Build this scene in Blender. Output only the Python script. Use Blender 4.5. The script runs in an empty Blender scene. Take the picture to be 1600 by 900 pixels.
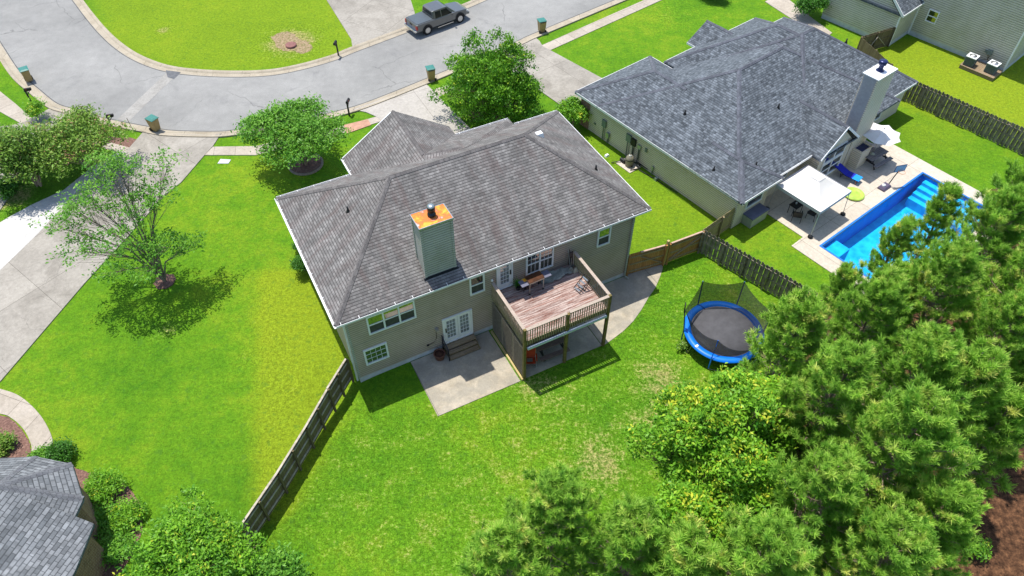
import bpy, bmesh, math, random
import numpy as np
from mathutils import Vector, Matrix
R = math.radians
# ------------------------------------------------------------------ camera
scene = bpy.context.scene
PITCH, FPX, CAMH = R(48.0), 1165.0, 33.0
cam_d = bpy.data.cameras.new('camera'); cam = bpy.data.objects.new('camera', cam_d)
scene.collection.objects.link(cam); scene.camera = cam
cam.location = (0, 0, CAMH); cam.rotation_euler = (R(90) - PITCH, 0, 0)
cam_d.sensor_width = 36.0; cam_d.lens = 36.0 * FPX / 1600.0
cam_d.clip_start = 0.5; cam_d.clip_end = 3000
# ------------------------------------------------------------------ light
SUN_AZ, SUN_EL = 131.0, 73.0
world = bpy.data.worlds.new('World'); scene.world = world; world.use_nodes = True
wn = world.node_tree.nodes; wl = world.node_tree.links
bg = wn['Background']; sky = wn.new('ShaderNodeTexSky'); sky.sky_type = 'NISHITA'; sky.sun_disc = False
sky.sun_elevation = R(SUN_EL); sky.sun_rotation = R(90 - SUN_AZ)
wl.new(sky.outputs[0], bg.inputs[0]); bg.inputs[1].default_value = 0.15
sd = bpy.data.lights.new('sun', 'SUN'); sd.energy = 4.2; sd.angle = R(0.5); sd.color = (1.0, 0.95, 0.86)
sun = bpy.data.objects.new('sun', sd); scene.collection.objects.link(sun)
sv = Vector((math.cos(R(SUN_AZ)) * math.cos(R(SUN_EL)), math.sin(R(SUN_AZ)) * math.cos(R(SUN_EL)), math.sin(R(SUN_EL))))
sun.rotation_euler = sv.to_track_quat('Z', 'Y').to_euler(); sun.location = (-20, 20, 60)
scene.view_settings.view_transform = 'Standard'; scene.view_settings.look = 'None'
scene.view_settings.exposure = 0.45; scene.view_settings.gamma = 1.0; scene.view_settings.use_curve_mapping = False
C = scene.collection.objects

# ------------------------------------------------------------------ layout helper: a point of the ground (or of height z) from survey coordinates
def G(u, v, z=0.0):
    x = (u - 800) / FPX; y = -(v - 450) / FPX
    r = (x, math.cos(PITCH) + y * math.sin(PITCH), -math.sin(PITCH) + y * math.cos(PITCH))
    t = (z - CAMH) / r[2]
    return Vector((r[0] * t, r[1] * t, z))

# ------------------------------------------------------------------ materials
class NT:
    def __init__(s, name):
        s.m = bpy.data.materials.new(name); s.m.use_nodes = True
        s.t = s.m.node_tree; s.N = s.t.nodes; s.L = s.t.links
        s.b = s.N['Principled BSDF']; s.out = s.N['Material Output']
        s.b.inputs['Roughness'].default_value = 0.85
        s.b.inputs['Specular IOR Level'].default_value = 0.3
    def put(s, sock, v):
        if v is None: return
        if hasattr(v, 'is_linked') or isinstance(v, bpy.types.NodeSocket): s.L.new(v, sock)
        elif isinstance(v, (tuple, list)): sock.default_value = (*v, 1.0) if (len(v) == 3 and len(sock.default_value) == 4) else v
        else: sock.default_value = v
    def uv(s, sc=(1, 1, 1), rot=0):
        n = s.N.new('ShaderNodeUVMap'); m = s.N.new('ShaderNodeMapping'); s.L.new(n.outputs[0], m.inputs[0])
        m.inputs['Scale'].default_value = sc; m.inputs['Rotation'].default_value = (0, 0, rot); return m.outputs[0]
    def obj(s, sc=(1, 1, 1)):
        n = s.N.new('ShaderNodeTexCoord'); m = s.N.new('ShaderNodeMapping'); s.L.new(n.outputs['Object'], m.inputs[0])
        m.inputs['Scale'].default_value = sc; return m.outputs[0]
    def noise(s, scale, detail=3, vec=None, rough=0.55, dist=0.0):
        n = s.N.new('ShaderNodeTexNoise'); n.inputs['Scale'].default_value = scale; n.inputs['Detail'].default_value = detail
        n.inputs['Roughness'].default_value = rough; n.inputs['Distortion'].default_value = dist
        if vec is not None: s.L.new(vec, n.inputs['Vector'])
        return n.outputs['Fac']
    def vor(s, scale, vec=None, feature='F1', out='Distance'):
        n = s.N.new('ShaderNodeTexVoronoi'); n.feature = feature; n.inputs['Scale'].default_value = scale
        if vec is not None: s.L.new(vec, n.inputs['Vector'])
        return n.outputs[out]
    def ramp(s, fac, stops):
        n = s.N.new('ShaderNodeValToRGB'); e = n.color_ramp.elements
        for i, (p, c) in enumerate(stops):
            el = e[i] if i < 2 else e.new(p)
            el.position = p; el.color = (*c, 1) if isinstance(c, (tuple, list)) else (c, c, c, 1)
        s.L.new(fac, n.inputs[0]); return n.outputs[0]
    def mix(s, fac, a, b, mode='MIX'):
        n = s.N.new('ShaderNodeMix'); n.data_type = 'RGBA'; n.blend_type = mode
        s.put(n.inputs[0], fac); s.put(n.inputs[6], a); s.put(n.inputs[7], b); return n.outputs[2]
    def math(s, op, a, b=None):
        n = s.N.new('ShaderNodeMath'); n.operation = op; s.put(n.inputs[0], a)
        if b is not None: s.put(n.inputs[1], b)
        return n.outputs[0]
    def sep(s, v):
        n = s.N.new('ShaderNodeSeparateXYZ'); s.L.new(v, n.inputs[0]); return n.outputs
    def attr(s, name):
        n = s.N.new('ShaderNodeAttribute'); n.attribute_name = name; return n.outputs
    def rnd(s):
        return s.N.new('ShaderNodeObjectInfo').outputs['Random']
    def brick(s, vec, w, h, c1, c2, mortar, ms=0.01, off=0.5, bias=0.0, smooth=0.1):
        n = s.N.new('ShaderNodeTexBrick'); s.L.new(vec, n.inputs['Vector']); n.offset = off
        n.inputs['Scale'].default_value = 1.0; n.inputs['Brick Width'].default_value = w; n.inputs['Row Height'].default_value = h
        n.inputs['Mortar Size'].default_value = ms; n.inputs['Mortar Smooth'].default_value = smooth; n.inputs['Bias'].default_value = bias
        s.put(n.inputs['Color1'], c1); s.put(n.inputs['Color2'], c2); s.put(n.inputs['Mortar'], mortar); return n
    def bump(s, h, strength=0.5, dist=0.02):
        n = s.N.new('ShaderNodeBump'); n.inputs['Strength'].default_value = strength; n.inputs['Distance'].default_value = dist
        s.L.new(h, n.inputs['Height']); s.L.new(n.outputs[0], s.b.inputs['Normal']); return n.outputs[0]
    def col(s, c): s.put(s.b.inputs['Base Color'], c); return s
    def set(s, **k):
        for a, v in k.items(): s.b.inputs[a.replace('_', ' ')].default_value = v
        return s

def plain(name, c, rough=0.6, metal=0.0, var=0.12, scale=6.0):
    t = NT(name); n = t.noise(scale, 4, t.obj())
    lo = tuple(x * (1 - var) for x in c); hi = tuple(min(1, x * (1 + var)) for x in c)
    t.col(t.ramp(n, [(0.3, lo), (0.7, hi)])); t.set(Roughness=rough, Metallic=metal); return t.m

M = {}
def mk_grass():
    t = NT('lawn_grass'); o = t.obj(); a = t.attr('mask'); s3 = t.N.new('ShaderNodeSeparateColor'); t.L.new(a[0], s3.inputs[0])
    dry, litter, yel = s3.outputs[0], s3.outputs[1], s3.outputs[2]
    big = t.noise(0.09, 4, o); mid = t.noise(0.9, 7, o, 0.72); fine = t.noise(5.0, 8, o, 0.8); vf = t.noise(13, 4, o, 0.8)
    g = t.ramp(t.math('ADD', t.math('MULTIPLY', big, 0.55), t.math('MULTIPLY', mid, 0.45)),
               [(0.36, (0.055, 0.170, 0.008)), (0.5, (0.105, 0.238, 0.010)), (0.64, (0.19, 0.29, 0.015))])
    g = t.mix(t.math('MULTIPLY', yel, 0.75), g, (0.225, 0.292, 0.014))
    # dry thatch showing through
    th = t.math('SUBTRACT', t.math('ADD', t.math('MULTIPLY', mid, 0.55), t.math('MULTIPLY', fine, 0.95)), t.math('SUBTRACT', 0.975, t.math('MULTIPLY', dry, 0.155)))
    g = t.mix(t.ramp(th, [(0.0, 0.0), (0.14, 0.75)]), g, t.mix(fine, (0.20, 0.20, 0.05), (0.42, 0.33, 0.17)))
    f2 = t.ramp(fine, [(0.38, 0.48), (0.62, 1.42)]); fac = t.math('ADD', 0.45, t.math('MULTIPLY', dry, 0.40)); g = t.mix(fac, g, f2, 'MULTIPLY')
    g = t.mix(t.math('MULTIPLY', fac, 0.9), g, t.ramp(vf, [(0.37, 0.45), (0.63, 1.55)]), 'MULTIPLY')
    wd = t.ramp(t.noise(2.6, 5, o, 0.7, 0.5), [(0.56, 0.0), (0.64, 1.0)]); g = t.mix(t.math('MULTIPLY', wd, 0.40), g, (0.055, 0.15, 0.02))
    ln = t.math('ADD', litter, t.math('MULTIPLY', t.math('SUBTRACT', mid, 0.5), 0.9))
    straw = t.ramp(t.noise(3.0, 6, o, 0.8), [(0.36, (0.025, 0.014, 0.009)), (0.52, (0.11, 0.055, 0.03)), (0.68, (0.26, 0.13, 0.065))])
    g = t.mix(t.ramp(ln, [(0.42, 0.0), (0.56, 1.0)]), g, straw)
    t.col(g); t.bump(t.math('ADD', fine, vf), 0.9, 0.05); t.set(Roughness=0.95, Specular_IOR_Level=0.1); return t.m
M['grass'] = mk_grass()

def mk_concrete(name, c, joint=None, stain=0.5, crack=0.0, dark=(0.35, 0.33, 0.30), sc=1.0, algae=0.0):
    t = NT(name); uv = t.uv(); o = t.obj()
    n1 = t.noise(0.45 * sc, 5, o, 0.65, 0.6); n2 = t.noise(5 * sc, 6, o, 0.75); n3 = t.noise(30, 2, o)
    d = tuple(x * y for x, y in zip(c, dark))
    g = t.mix(t.math('MULTIPLY', t.ramp(n1, [(0.42, 0.0), (0.72, 1.0)]), stain), c, d)
    g = t.mix(0.7, g, t.ramp(n2, [(0.3, 0.72), (0.7, 1.18)]), 'MULTIPLY'); g = t.mix(0.5, g, t.ramp(n3, [(0.3, 0.8), (0.7, 1.2)]), 'MULTIPLY')
    if algae:
        g = t.mix(t.math('MULTIPLY', t.ramp(t.noise(0.8, 6, o, 0.7, 0.4), [(0.40, 0.0), (0.56, 1.0)]), algae), g, (0.16, 0.17, 0.165))
    if joint:
        b = t.brick(uv, joint[0], joint[1], (1, 1, 1), (0.88, 0.88, 0.88), (0.22, 0.21, 0.19), 0.012, 0.0, 0.0, 0.3)
        g = t.mix(0.9, g, b.outputs['Color'], 'MULTIPLY')
    if crack:
        wv = t.N.new('ShaderNodeVectorMath'); wv.operation = 'ADD'
        nz = t.N.new('ShaderNodeTexNoise'); nz.inputs['Scale'].default_value = 1.3; nz.inputs['Detail'].default_value = 4; t.L.new(o, nz.inputs['Vector'])
        t.L.new(o, wv.inputs[0]); t.L.new(nz.outputs['Color'], wv.inputs[1])
        cr = t.vor(0.33, wv.outputs[0], 'DISTANCE_TO_EDGE')
        line = t.ramp(cr, [(0.0, 1.0), (0.007, 0.0)]); gate = t.ramp(t.noise(0.22, 2, o), [(0.52, 0.0), (0.56, 1.0)])
        g = t.mix(t.math('MULTIPLY', t.math('MULTIPLY', line, gate), crack), g, (0.06, 0.055, 0.05))
    t.col(g); t.bump(n2, 0.25, 0.01); t.set(Roughness=0.9, Specular_IOR_Level=0.25); return t.m
M['drive'] = mk_concrete('driveway_concrete', (0.36, 0.335, 0.295), (4.3, 4.3), 0.75, 0.45, (0.55, 0.54, 0.52))
M['drive_new'] = mk_concrete('bright_concrete', (0.53, 0.52, 0.50), (4.3, 4.3), 0.15, 0.0)
M['drive_mid'] = mk_concrete('main_driveway_concrete', (0.42, 0.395, 0.36), (5.0, 5.0), 0.35, 0.25, (0.7, 0.69, 0.66))
M['walk'] = mk_concrete('sidewalk_concrete', (0.45, 0.40, 0.34), (1.5, 9.0), 0.4, 0.0, (0.6, 0.57, 0.5))
M['kerb'] = mk_concrete('kerb_concrete', (0.42, 0.37, 0.29), (3.0, 9.0), 0.45, 0.0, (0.5, 0.45, 0.36), 2.0)
M['patio'] = mk_concrete('stained_patio', (0.46, 0.405, 0.32), (5.4, 9.0), 0.6, 0.0, (0.66, 0.62, 0.54), 2.2, 0.38)
M['pooldeck'] = mk_concrete('pool_deck_concrete', (0.56, 0.50, 0.42), (3.0, 3.0), 0.25, 0.0, (0.75, 0.72, 0.68))
def mk_asphalt():
    t = NT('worn_asphalt'); o = t.obj()
    n1 = t.noise(0.12, 5, o, 0.6, 0.3); n2 = t.noise(1.2, 6, o, 0.7); n3 = t.noise(25, 3, o, 0.8)
    g = t.ramp(n1, [(0.36, (0.215, 0.215, 0.208)), (0.64, (0.29, 0.288, 0.278))])
    g = t.mix(0.6, g, t.ramp(n2, [(0.3, 0.82), (0.7, 1.12)]), 'MULTIPLY'); g = t.mix(0.7, g, t.ramp(n3, [(0.3, 0.72), (0.7, 1.25)]), 'MULTIPLY')
    sp = t.ramp(t.vor(0.8, o), [(0.0, 1.0), (0.05, 0.0)]); g = t.mix(t.math('MULTIPLY', sp, 0.5), g, (0.08, 0.08, 0.085))
    nz = t.N.new('ShaderNodeTexNoise'); nz.inputs['Scale'].default_value = 0.9; nz.inputs['Detail'].default_value = 5; t.L.new(o, nz.inputs['Vector'])
    wv = t.N.new('ShaderNodeVectorMath'); wv.operation = 'ADD'; t.L.new(o, wv.inputs[0]); t.L.new(nz.outputs['Color'], wv.inputs[1])
    cr = t.ramp(t.vor(0.16, wv.outputs[0], 'DISTANCE_TO_EDGE'), [(0.0, 1.0), (0.006, 0.0)]); gt = t.ramp(t.noise(0.15, 3, o), [(0.50, 0.0), (0.55, 0.6)])
    g = t.mix(t.math('MULTIPLY', cr, gt), g, (0.07, 0.07, 0.07))
    st = t.ramp(t.noise(0.3, 6, o, 0.7, 1.0), [(0.58, 0.0), (0.68, 0.35)]); g = t.mix(st, g, (0.13, 0.13, 0.135))
    t.col(g); t.bump(n3, 0.4, 0.01); t.set(Roughness=0.85); return t.m
M['asphalt'] = mk_asphalt()
M['asphalt_seam'] = mk_concrete('gutter_pan', (0.33, 0.32, 0.30), None, 0.5, 0.0)

def mk_shingle(name, c1, c2, mortar, w, h, streak=None, ms=0.012, var=0.5, rows=0.0):
    t = NT(name); uv = t.uv()
    b = t.brick(uv, w, h, c1, c2, mortar, ms, 0.5, 0.0, 0.15)
    b2 = t.brick(uv, w * 0.5, h, (0.72, 0.72, 0.72), (1.25, 1.25, 1.25), (1, 1, 1), 0.0, 0.5)
    g = t.mix(var, b.outputs['Color'], b2.outputs['Color'], 'MULTIPLY')
    o = t.obj(); g = t.mix(0.55, g, t.ramp(t.noise(0.7, 6, o, 0.7), [(0.3, 0.68), (0.7, 1.3)]), 'MULTIPLY')
    g = t.mix(0.5, g, t.ramp(t.noise(18, 4, o, 0.8), [(0.3, 0.7), (0.7, 1.3)]), 'MULTIPLY')
    if streak:
        st = t.noise(0.9, 5, t.uv((1.6, 0.35, 1)), 0.7)
        g = t.mix(t.ramp(st, [(0.48, 0.0), (0.66, 0.6)]), g, streak); s2 = t.noise(0.6, 5, t.uv((2.2, 0.25, 1)), 0.6); g = t.mix(1.0, g, t.ramp(s2, [(0.38, 0.86), (0.62, 1.16)]), 'MULTIPLY')
    v = t.sep(uv)[1]; saw = t.math('FRACT', t.math('DIVIDE', v, h))
    if rows: g = t.mix(t.math('MULTIPLY', t.ramp(saw, [(0.0, 1.0), (0.10, 1.0), (0.24, 0.0)]), rows), g, tuple(x * .3 for x in c1))
    t.col(g); t.bump(t.math('SUBTRACT', 1.0, saw), 0.7, 0.015); t.set(Roughness=0.9, Specular_IOR_Level=0.25); return t.m
M['shingle1'] = mk_shingle('weathered_shingle', (0.142, 0.137, 0.134), (0.222, 0.214, 0.208), (0.12, 0.11, 0.11), 0.30, 0.155, (0.13, 0.095, 0.09), 0.012, 0.55, 0.85)
M['shingle2'] = mk_shingle('slate_shingle', (0.064, 0.077, 0.092), (0.155, 0.178, 0.205), (0.07, 0.074, 0.09), 0.26, 0.15, None, 0.006, 1.0, 0.5)
M['shingle4'] = mk_shingle('grey_tab_shingle', (0.12, 0.13, 0.14), (0.22, 0.232, 0.245), (0.05, 0.055, 0.06), 0.34, 0.20, None, 0.010, 0.7, 0.6)
M['ridge1'] = mk_shingle('ridge_shingle', (0.13, 0.12, 0.12), (0.17, 0.158, 0.155), (0.08, 0.075, 0.075), 0.3, 0.3, None, 0.01)
M['ridge2'] = mk_shingle('slate_ridge_shingle', (0.09, 0.098, 0.12), (0.13, 0.14, 0.17), (0.07, 0.072, 0.09), 0.3, 0.3, None, 0.01)
M['ridge4'] = mk_shingle('grey_ridge_shingle', (0.13, 0.135, 0.15), (0.16, 0.168, 0.18), (0.09, 0.09, 0.1), 0.2, 0.2, None, 0.01)
def mk_siding(name, c, lap=0.115, dirt=(0.7, 0.72, 0.6)):
    t = NT(name); uv = t.uv(); v = t.sep(uv)[1]; saw = t.math('FRACT', t.math('DIVIDE', v, lap))
    line = t.ramp(saw, [(0.0, 0.40), (0.18, 0.50), (0.30, 1.0), (0.95, 1.06)])
    o = t.obj(); g = t.mix(t.ramp(t.noise(0.8, 5, o, 0.65), [(0.4, 0.0), (0.75, 0.7)]), c, tuple(x * y for x, y in zip(c, dirt)))
    g = t.mix(1.0, g, line, 'MULTIPLY'); g = t.mix(0.4, g, t.ramp(t.noise(9, 5, o, 0.7), [(0.3, 0.85), (0.7, 1.15)]), 'MULTIPLY')
    t.col(g); t.bump(t.math('SUBTRACT', 1.0, saw), 0.8, 0.02); t.set(Roughness=0.6, Specular_IOR_Level=0.35); return t.m
M['siding1'] = mk_siding('taupe_siding', (0.46, 0.375, 0.315), 0.15)
M['siding_ch'] = mk_siding('grey_green_siding', (0.40, 0.40, 0.36), 0.15)
M['siding2'] = mk_siding('cream_siding', (0.68, 0.60, 0.48), 0.15, (0.85, 0.84, 0.75))
M['siding3'] = mk_siding('grey_beige_siding', (0.56, 0.53, 0.45), 0.17)
M['white'] = plain('white_trim', (0.78, 0.79, 0.80), 0.45, 0, 0.05)
M['found'] = plain('painted_foundation', (0.52, 0.54, 0.56), 0.8, 0, 0.12, 3)
M['rust'] = (lambda t: (t.col(t.ramp(t.noise(1.6, 5, t.obj(), 0.65, 0.7), [(0.33, (0.72, 0.70, 0.68)), (0.40, (0.50, 0.14, 0.06)), (0.5, (0.62, 0.20, 0.03)), (0.6, (0.80, 0.42, 0.05)), (0.72, (0.28, 0.16, 0.10))])), t.set(Roughness=0.7), t.m)[2])(NT('rusty_cap'))
M['metal_dark'] = plain('dark_metal', (0.03, 0.035, 0.045), 0.35, 0.6, 0.2)
M['metal_lid'] = plain('galvanised_metal', (0.35, 0.40, 0.43), 0.35, 0.7, 0.15)
M['metal'] = plain('bare_metal', (0.5, 0.5, 0.5), 0.35, 0.8, 0.1)
M['black'] = plain('black_plastic', (0.018, 0.018, 0.02), 0.5, 0, 0.2)
M['navy'] = plain('navy_metal', (0.02, 0.03, 0.10), 0.3, 0.3, 0.2)
M['rubber'] = plain('black_rubber', (0.015, 0.015, 0.016), 0.8, 0, 0.2)
def mk_glass(name, c, dirt=0.0):
    t = NT(name); n = t.noise(1.2, 3, t.obj()); t.col(t.ramp(n, [(0.3, tuple(x * 0.6 for x in c)), (0.7, c)]))
    t.set(Roughness=0.03, Specular_IOR_Level=1.0); t.b.inputs['IOR'].default_value = 2.3; return t.m
M['glass'] = mk_glass('window_glass', (0.02, 0.03, 0.025)); M['glass_blue'] = mk_glass('door_glass', (0.26, 0.31, 0.32)); M['glass_low'] = mk_glass('low_window_glass', (0.10, 0.15, 0.06))  # the low window's green base colour stands in for the reflected lawn
M['tint'] = plain('dark_auto_glass', (0.012, 0.014, 0.014), 0.08, 0, 0.2)
M['screen'] = plain('insect_screen', (0.055, 0.06, 0.055), 0.7, 0, 0.3)
def mk_wood(name, c1, c2, bw=0.14, axis=0, grey=(0.3, 0.28, 0.25), gap=0.35, sc=1.0, wear=0.5, bl=2.4):
    t = NT(name); uv = t.uv(rot=(R(90) if axis else 0))
    b = t.brick(uv, bl, bw, c1, c2, tuple(x * gap for x in c1), 0.007, 0.37, 0.0, 0.2)
    st = t.noise(2.2, 7, t.uv((0.35, 6, 1) if not axis else (6, 0.35, 1)), 0.75)
    g = t.mix(t.math('MULTIPLY', t.ramp(st, [(0.42, 0.0), (0.62, 1.0)]), wear), b.outputs['Color'], grey)
    g = t.mix(0.6, g, t.ramp(t.noise(10, 5, t.obj(), 0.7), [(0.3, 0.7), (0.7, 1.25)]), 'MULTIPLY')
    t.col(g); t.bump(b.outputs['Fac'], -0.3, 0.01); t.set(Roughness=0.85, Specular_IOR_Level=0.2); return t.m
M['deck'] = mk_wood('peeling_deck_boards', (0.15, 0.065, 0.05), (0.27, 0.13, 0.10), 0.14, 0, (0.55, 0.47, 0.43), 0.3, 1, 0.95, 3.3)
M['rail'] = mk_wood('weathered_rail_wood', (0.36, 0.30, 0.24), (0.42, 0.34, 0.28), 0.5, 0, (0.46, 0.38, 0.34), 0.8, 1, 0.5)
M['balus'] = plain('weathered_baluster_wood', (0.29, 0.24, 0.165), 0.85, 0, 0.3, 4)
M['post'] = plain('treated_post_wood', (0.16, 0.125, 0.045), 0.85, 0, 0.35, 5)
M['lattice'] = plain('lattice_panel_wood', (0.28, 0.235, 0.175), 0.85, 0, 0.25, 6)
M['fence_l'] = mk_wood('dark_weathered_fence', (0.115, 0.085, 0.045), (0.18, 0.14, 0.075), 0.14, 1, (0.21, 0.18, 0.13), 0.2, 1, 0.5)
M['fence_g'] = mk_wood('amber_fence', (0.36, 0.17, 0.055), (0.48, 0.25, 0.09), 0.14, 1, (0.40, 0.25, 0.12), 0.3, 1, 0.35)
M['fence_t'] = mk_wood('tan_fence', (0.30, 0.23, 0.12), (0.36, 0.28, 0.155), 0.14, 1, (0.36, 0.30, 0.19), 0.4, 1, 0.4)
M['fence_d'] = plain('grey_board_wood', (0.20, 0.175, 0.135), 0.9, 0, 0.5, 2.5)
M['fence_cap'] = plain('pale_fence_cap', (0.42, 0.37, 0.30), 0.85, 0, 0.35, 5)
M['newpost'] = plain('new_post_wood', (0.46, 0.37, 0.16), 0.8, 0, 0.15, 4)
M['step'] = mk_wood('step_boards', (0.20, 0.145, 0.085), (0.28, 0.20, 0.12), 0.14, 0, (0.36, 0.30, 0.22), 0.25, 1, 0.6)
M['greywood'] = mk_wood('grey_table_wood', (0.15, 0.14, 0.15), (0.23, 0.21, 0.21), 0.14, 0, (0.32, 0.29, 0.29), 0.3, 1, 0.5)
M['brownwood'] = plain('brown_composite', (0.17, 0.115, 0.10), 0.7, 0, 0.15)
M['bark'] = (lambda t: (t.col(t.ramp(t.noise(5, 6, t.obj((1, 1, 0.3)), 0.7), [(0.3, (0.14, 0.10, 0.075)), (0.7, (0.52, 0.39, 0.30))])), t.m)[1])(NT('tree_bark'))
M['bark_light'] = (lambda t: (t.col(t.ramp(t.noise(5, 6, t.obj((1, 1, 0.3)), 0.7), [(0.3, (0.14, 0.11, 0.085)), (0.7, (0.36, 0.30, 0.25))])), t.m)[1])(NT('pale_bark'))
M['mulch'] = (lambda t: (t.col(t.ramp(t.noise(9, 6, t.obj(), 0.8), [(0.3, (0.06, 0.03, 0.025)), (0.55, (0.20, 0.11, 0.085)), (0.75, (0.42, 0.28, 0.22))])), t.bump(t.noise(12, 4, t.obj()), 0.8, 0.05), t.m)[2])(NT('bark_mulch'))
M['dirt'] = (lambda t: (t.col(t.ramp(t.noise(5, 6, t.obj(), 0.8), [(0.38, (0.10, 0.14, 0.03)), (0.48, (0.24, 0.17, 0.09)), (0.62, (0.38, 0.29, 0.19))])), t.bump(t.noise(12, 4, t.obj()), 0.8, 0.05), t.m)[2])(NT('bare_soil'))
def mk_brick():
    t = NT('red_brick'); uv = t.uv(); b = t.brick(uv, 0.22, 0.075, (0.20, 0.085, 0.05), (0.34, 0.17, 0.10), (0.42, 0.36, 0.30), 0.008)
    t.col(t.mix(0.5, b.outputs['Color'], t.ramp(t.noise(4, 4, t.obj()), [(0.3, 0.7), (0.7, 1.2)]), 'MULTIPLY')); return t.m
M['brick'] = mk_brick()
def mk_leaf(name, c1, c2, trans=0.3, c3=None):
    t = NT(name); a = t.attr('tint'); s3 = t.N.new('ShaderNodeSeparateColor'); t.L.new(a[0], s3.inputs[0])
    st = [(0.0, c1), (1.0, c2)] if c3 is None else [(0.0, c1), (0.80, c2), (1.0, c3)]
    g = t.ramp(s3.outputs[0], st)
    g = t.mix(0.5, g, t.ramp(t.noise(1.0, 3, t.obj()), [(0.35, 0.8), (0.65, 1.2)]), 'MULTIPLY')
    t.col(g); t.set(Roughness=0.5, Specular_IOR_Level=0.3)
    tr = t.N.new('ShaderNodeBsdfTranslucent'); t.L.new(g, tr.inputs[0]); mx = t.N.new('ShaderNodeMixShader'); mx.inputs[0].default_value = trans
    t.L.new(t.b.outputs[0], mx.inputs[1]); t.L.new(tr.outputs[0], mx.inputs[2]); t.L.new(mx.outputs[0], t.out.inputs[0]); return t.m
M['needle'] = mk_leaf('pine_needles', (0.11, 0.30, 0.03), (0.39, 0.64, 0.085), 0.28, (0.70, 0.74, 0.18))
M['leaf_bright'] = mk_leaf('bright_leaves', (0.045, 0.20, 0.014), (0.235, 0.49, 0.03), 0.28, (0.58, 0.62, 0.05))
M['leaf_mid'] = mk_leaf('green_leaves', (0.055, 0.22, 0.02), (0.22, 0.46, 0.045), 0.25)
M['leaf_olive'] = mk_leaf('olive_leaves', (0.05, 0.15, 0.018), (0.23, 0.39, 0.05), 0.22, (0.40, 0.24, 0.13))
M['leaf_dark'] = mk_leaf('dark_leaves', (0.025, 0.11, 0.012), (0.09, 0.27, 0.025), 0.25)
M['leaf_hedge'] = mk_leaf('hedge_leaves', (0.045, 0.17, 0.012), (0.17, 0.36, 0.025), 0.35, (0.27, 0.24, 0.10))
M['pad'] = plain('blue_vinyl', (0.005, 0.16, 0.70), 0.4, 0, 0.12, 2)
M['matf'] = plain('jump_mat_fabric', (0.08, 0.08, 0.088), 0.85, 0, 0.15, 3)
M['tramp_pole'] = plain('blue_foam_pole', (0.03, 0.09, 0.16), 0.5, 0, 0.2)
def mk_net(name, c, alpha, sc=90.0):
    t = NT(name); t.col(c); t.b.inputs['Alpha'].default_value = alpha; t.set(Roughness=0.9)
    return t.m
M['net'] = mk_net('safety_net', (0.035, 0.037, 0.035), 0.74)
M['awning'] = plain('white_canvas', (0.72, 0.70, 0.68), 0.7, 0, 0.05, 1.5)
M['awning_side'] = plain('grey_canvas_edge', (0.42, 0.44, 0.48), 0.7, 0, 0.08, 2)
M['lime'] = plain('lime_vinyl', (0.36, 0.52, 0.08), 0.5, 0, 0.2, 3)
M['lounge_navy'] = plain('royal_blue_sling', (0.01, 0.02, 0.40), 0.6, 0, 0.12)
M['lounge_cyan'] = plain('light_blue_sling', (0.01, 0.28, 0.80), 0.6, 0, 0.1)
M['bin_body'] = plain('tan_plastic', (0.36, 0.26, 0.11), 0.55, 0, 0.15)
M['bin_lid'] = plain('teal_plastic', (0.045, 0.19, 0.165), 0.45, 0, 0.12)
M['orange'] = plain('orange_plastic', (0.55, 0.16, 0.02), 0.5, 0, 0.1)
M['amber'] = plain('amber_plastic', (0.70, 0.33, 0.02), 0.5, 0, 0.15)
M['redfab'] = plain('orange_red_fabric', (0.45, 0.055, 0.02), 0.8, 0, 0.2)
M['terra'] = plain('dark_terracotta', (0.14, 0.06, 0.04), 0.7, 0, 0.25)
M['soil'] = plain('potting_soil', (0.07, 0.03, 0.02), 0.9, 0, 0.4, 15)
M['griddle'] = plain('scorched_steel', (0.085, 0.035, 0.018), 0.35, 0.3, 0.5, 3)
M['silver'] = plain('brushed_steel', (0.45, 0.42, 0.37), 0.4, 0.5, 0.12)
M['tarp'] = plain('grey_green_tarp', (0.24, 0.26, 0.23), 0.75, 0, 0.3, 4)
M['boxgrey'] = plain('grey_lid_plastic', (0.13, 0.135, 0.19), 0.5, 0, 0.12, 2)
M['boxside'] = plain('pale_resin', (0.38, 0.39, 0.31), 0.7, 0, 0.12, 3)
M['yellow'] = plain('yellow_plastic', (0.80, 0.60, 0.0), 0.45, 0, 0.08)
M['manhole'] = plain('rusty_iron', (0.22, 0.10, 0.09), 0.7, 0.2, 0.25, 6)
M['utility'] = plain('grey_green_enclosure', (0.17, 0.21, 0.18), 0.5, 0, 0.15)
M['truck'] = plain('grey_truck_paint', (0.15, 0.155, 0.155), 0.28, 0.55, 0.05); M['truck'].node_tree.nodes['Principled BSDF'].inputs['Coat Weight'].default_value = 0.6
M['truck_top'] = M['truck']
M['tonneau'] = plain('vinyl_tonneau', (0.075, 0.095, 0.115), 0.5, 0, 0.1)
M['chrome'] = plain('chrome', (0.7, 0.7, 0.7), 0.15, 1.0, 0.05)
M['tail'] = plain('red_lens', (0.40, 0.03, 0.025), 0.3, 0, 0.1)
M['lampwhite'] = plain('clear_lens', (0.7, 0.7, 0.68), 0.2, 0, 0.05)
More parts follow.
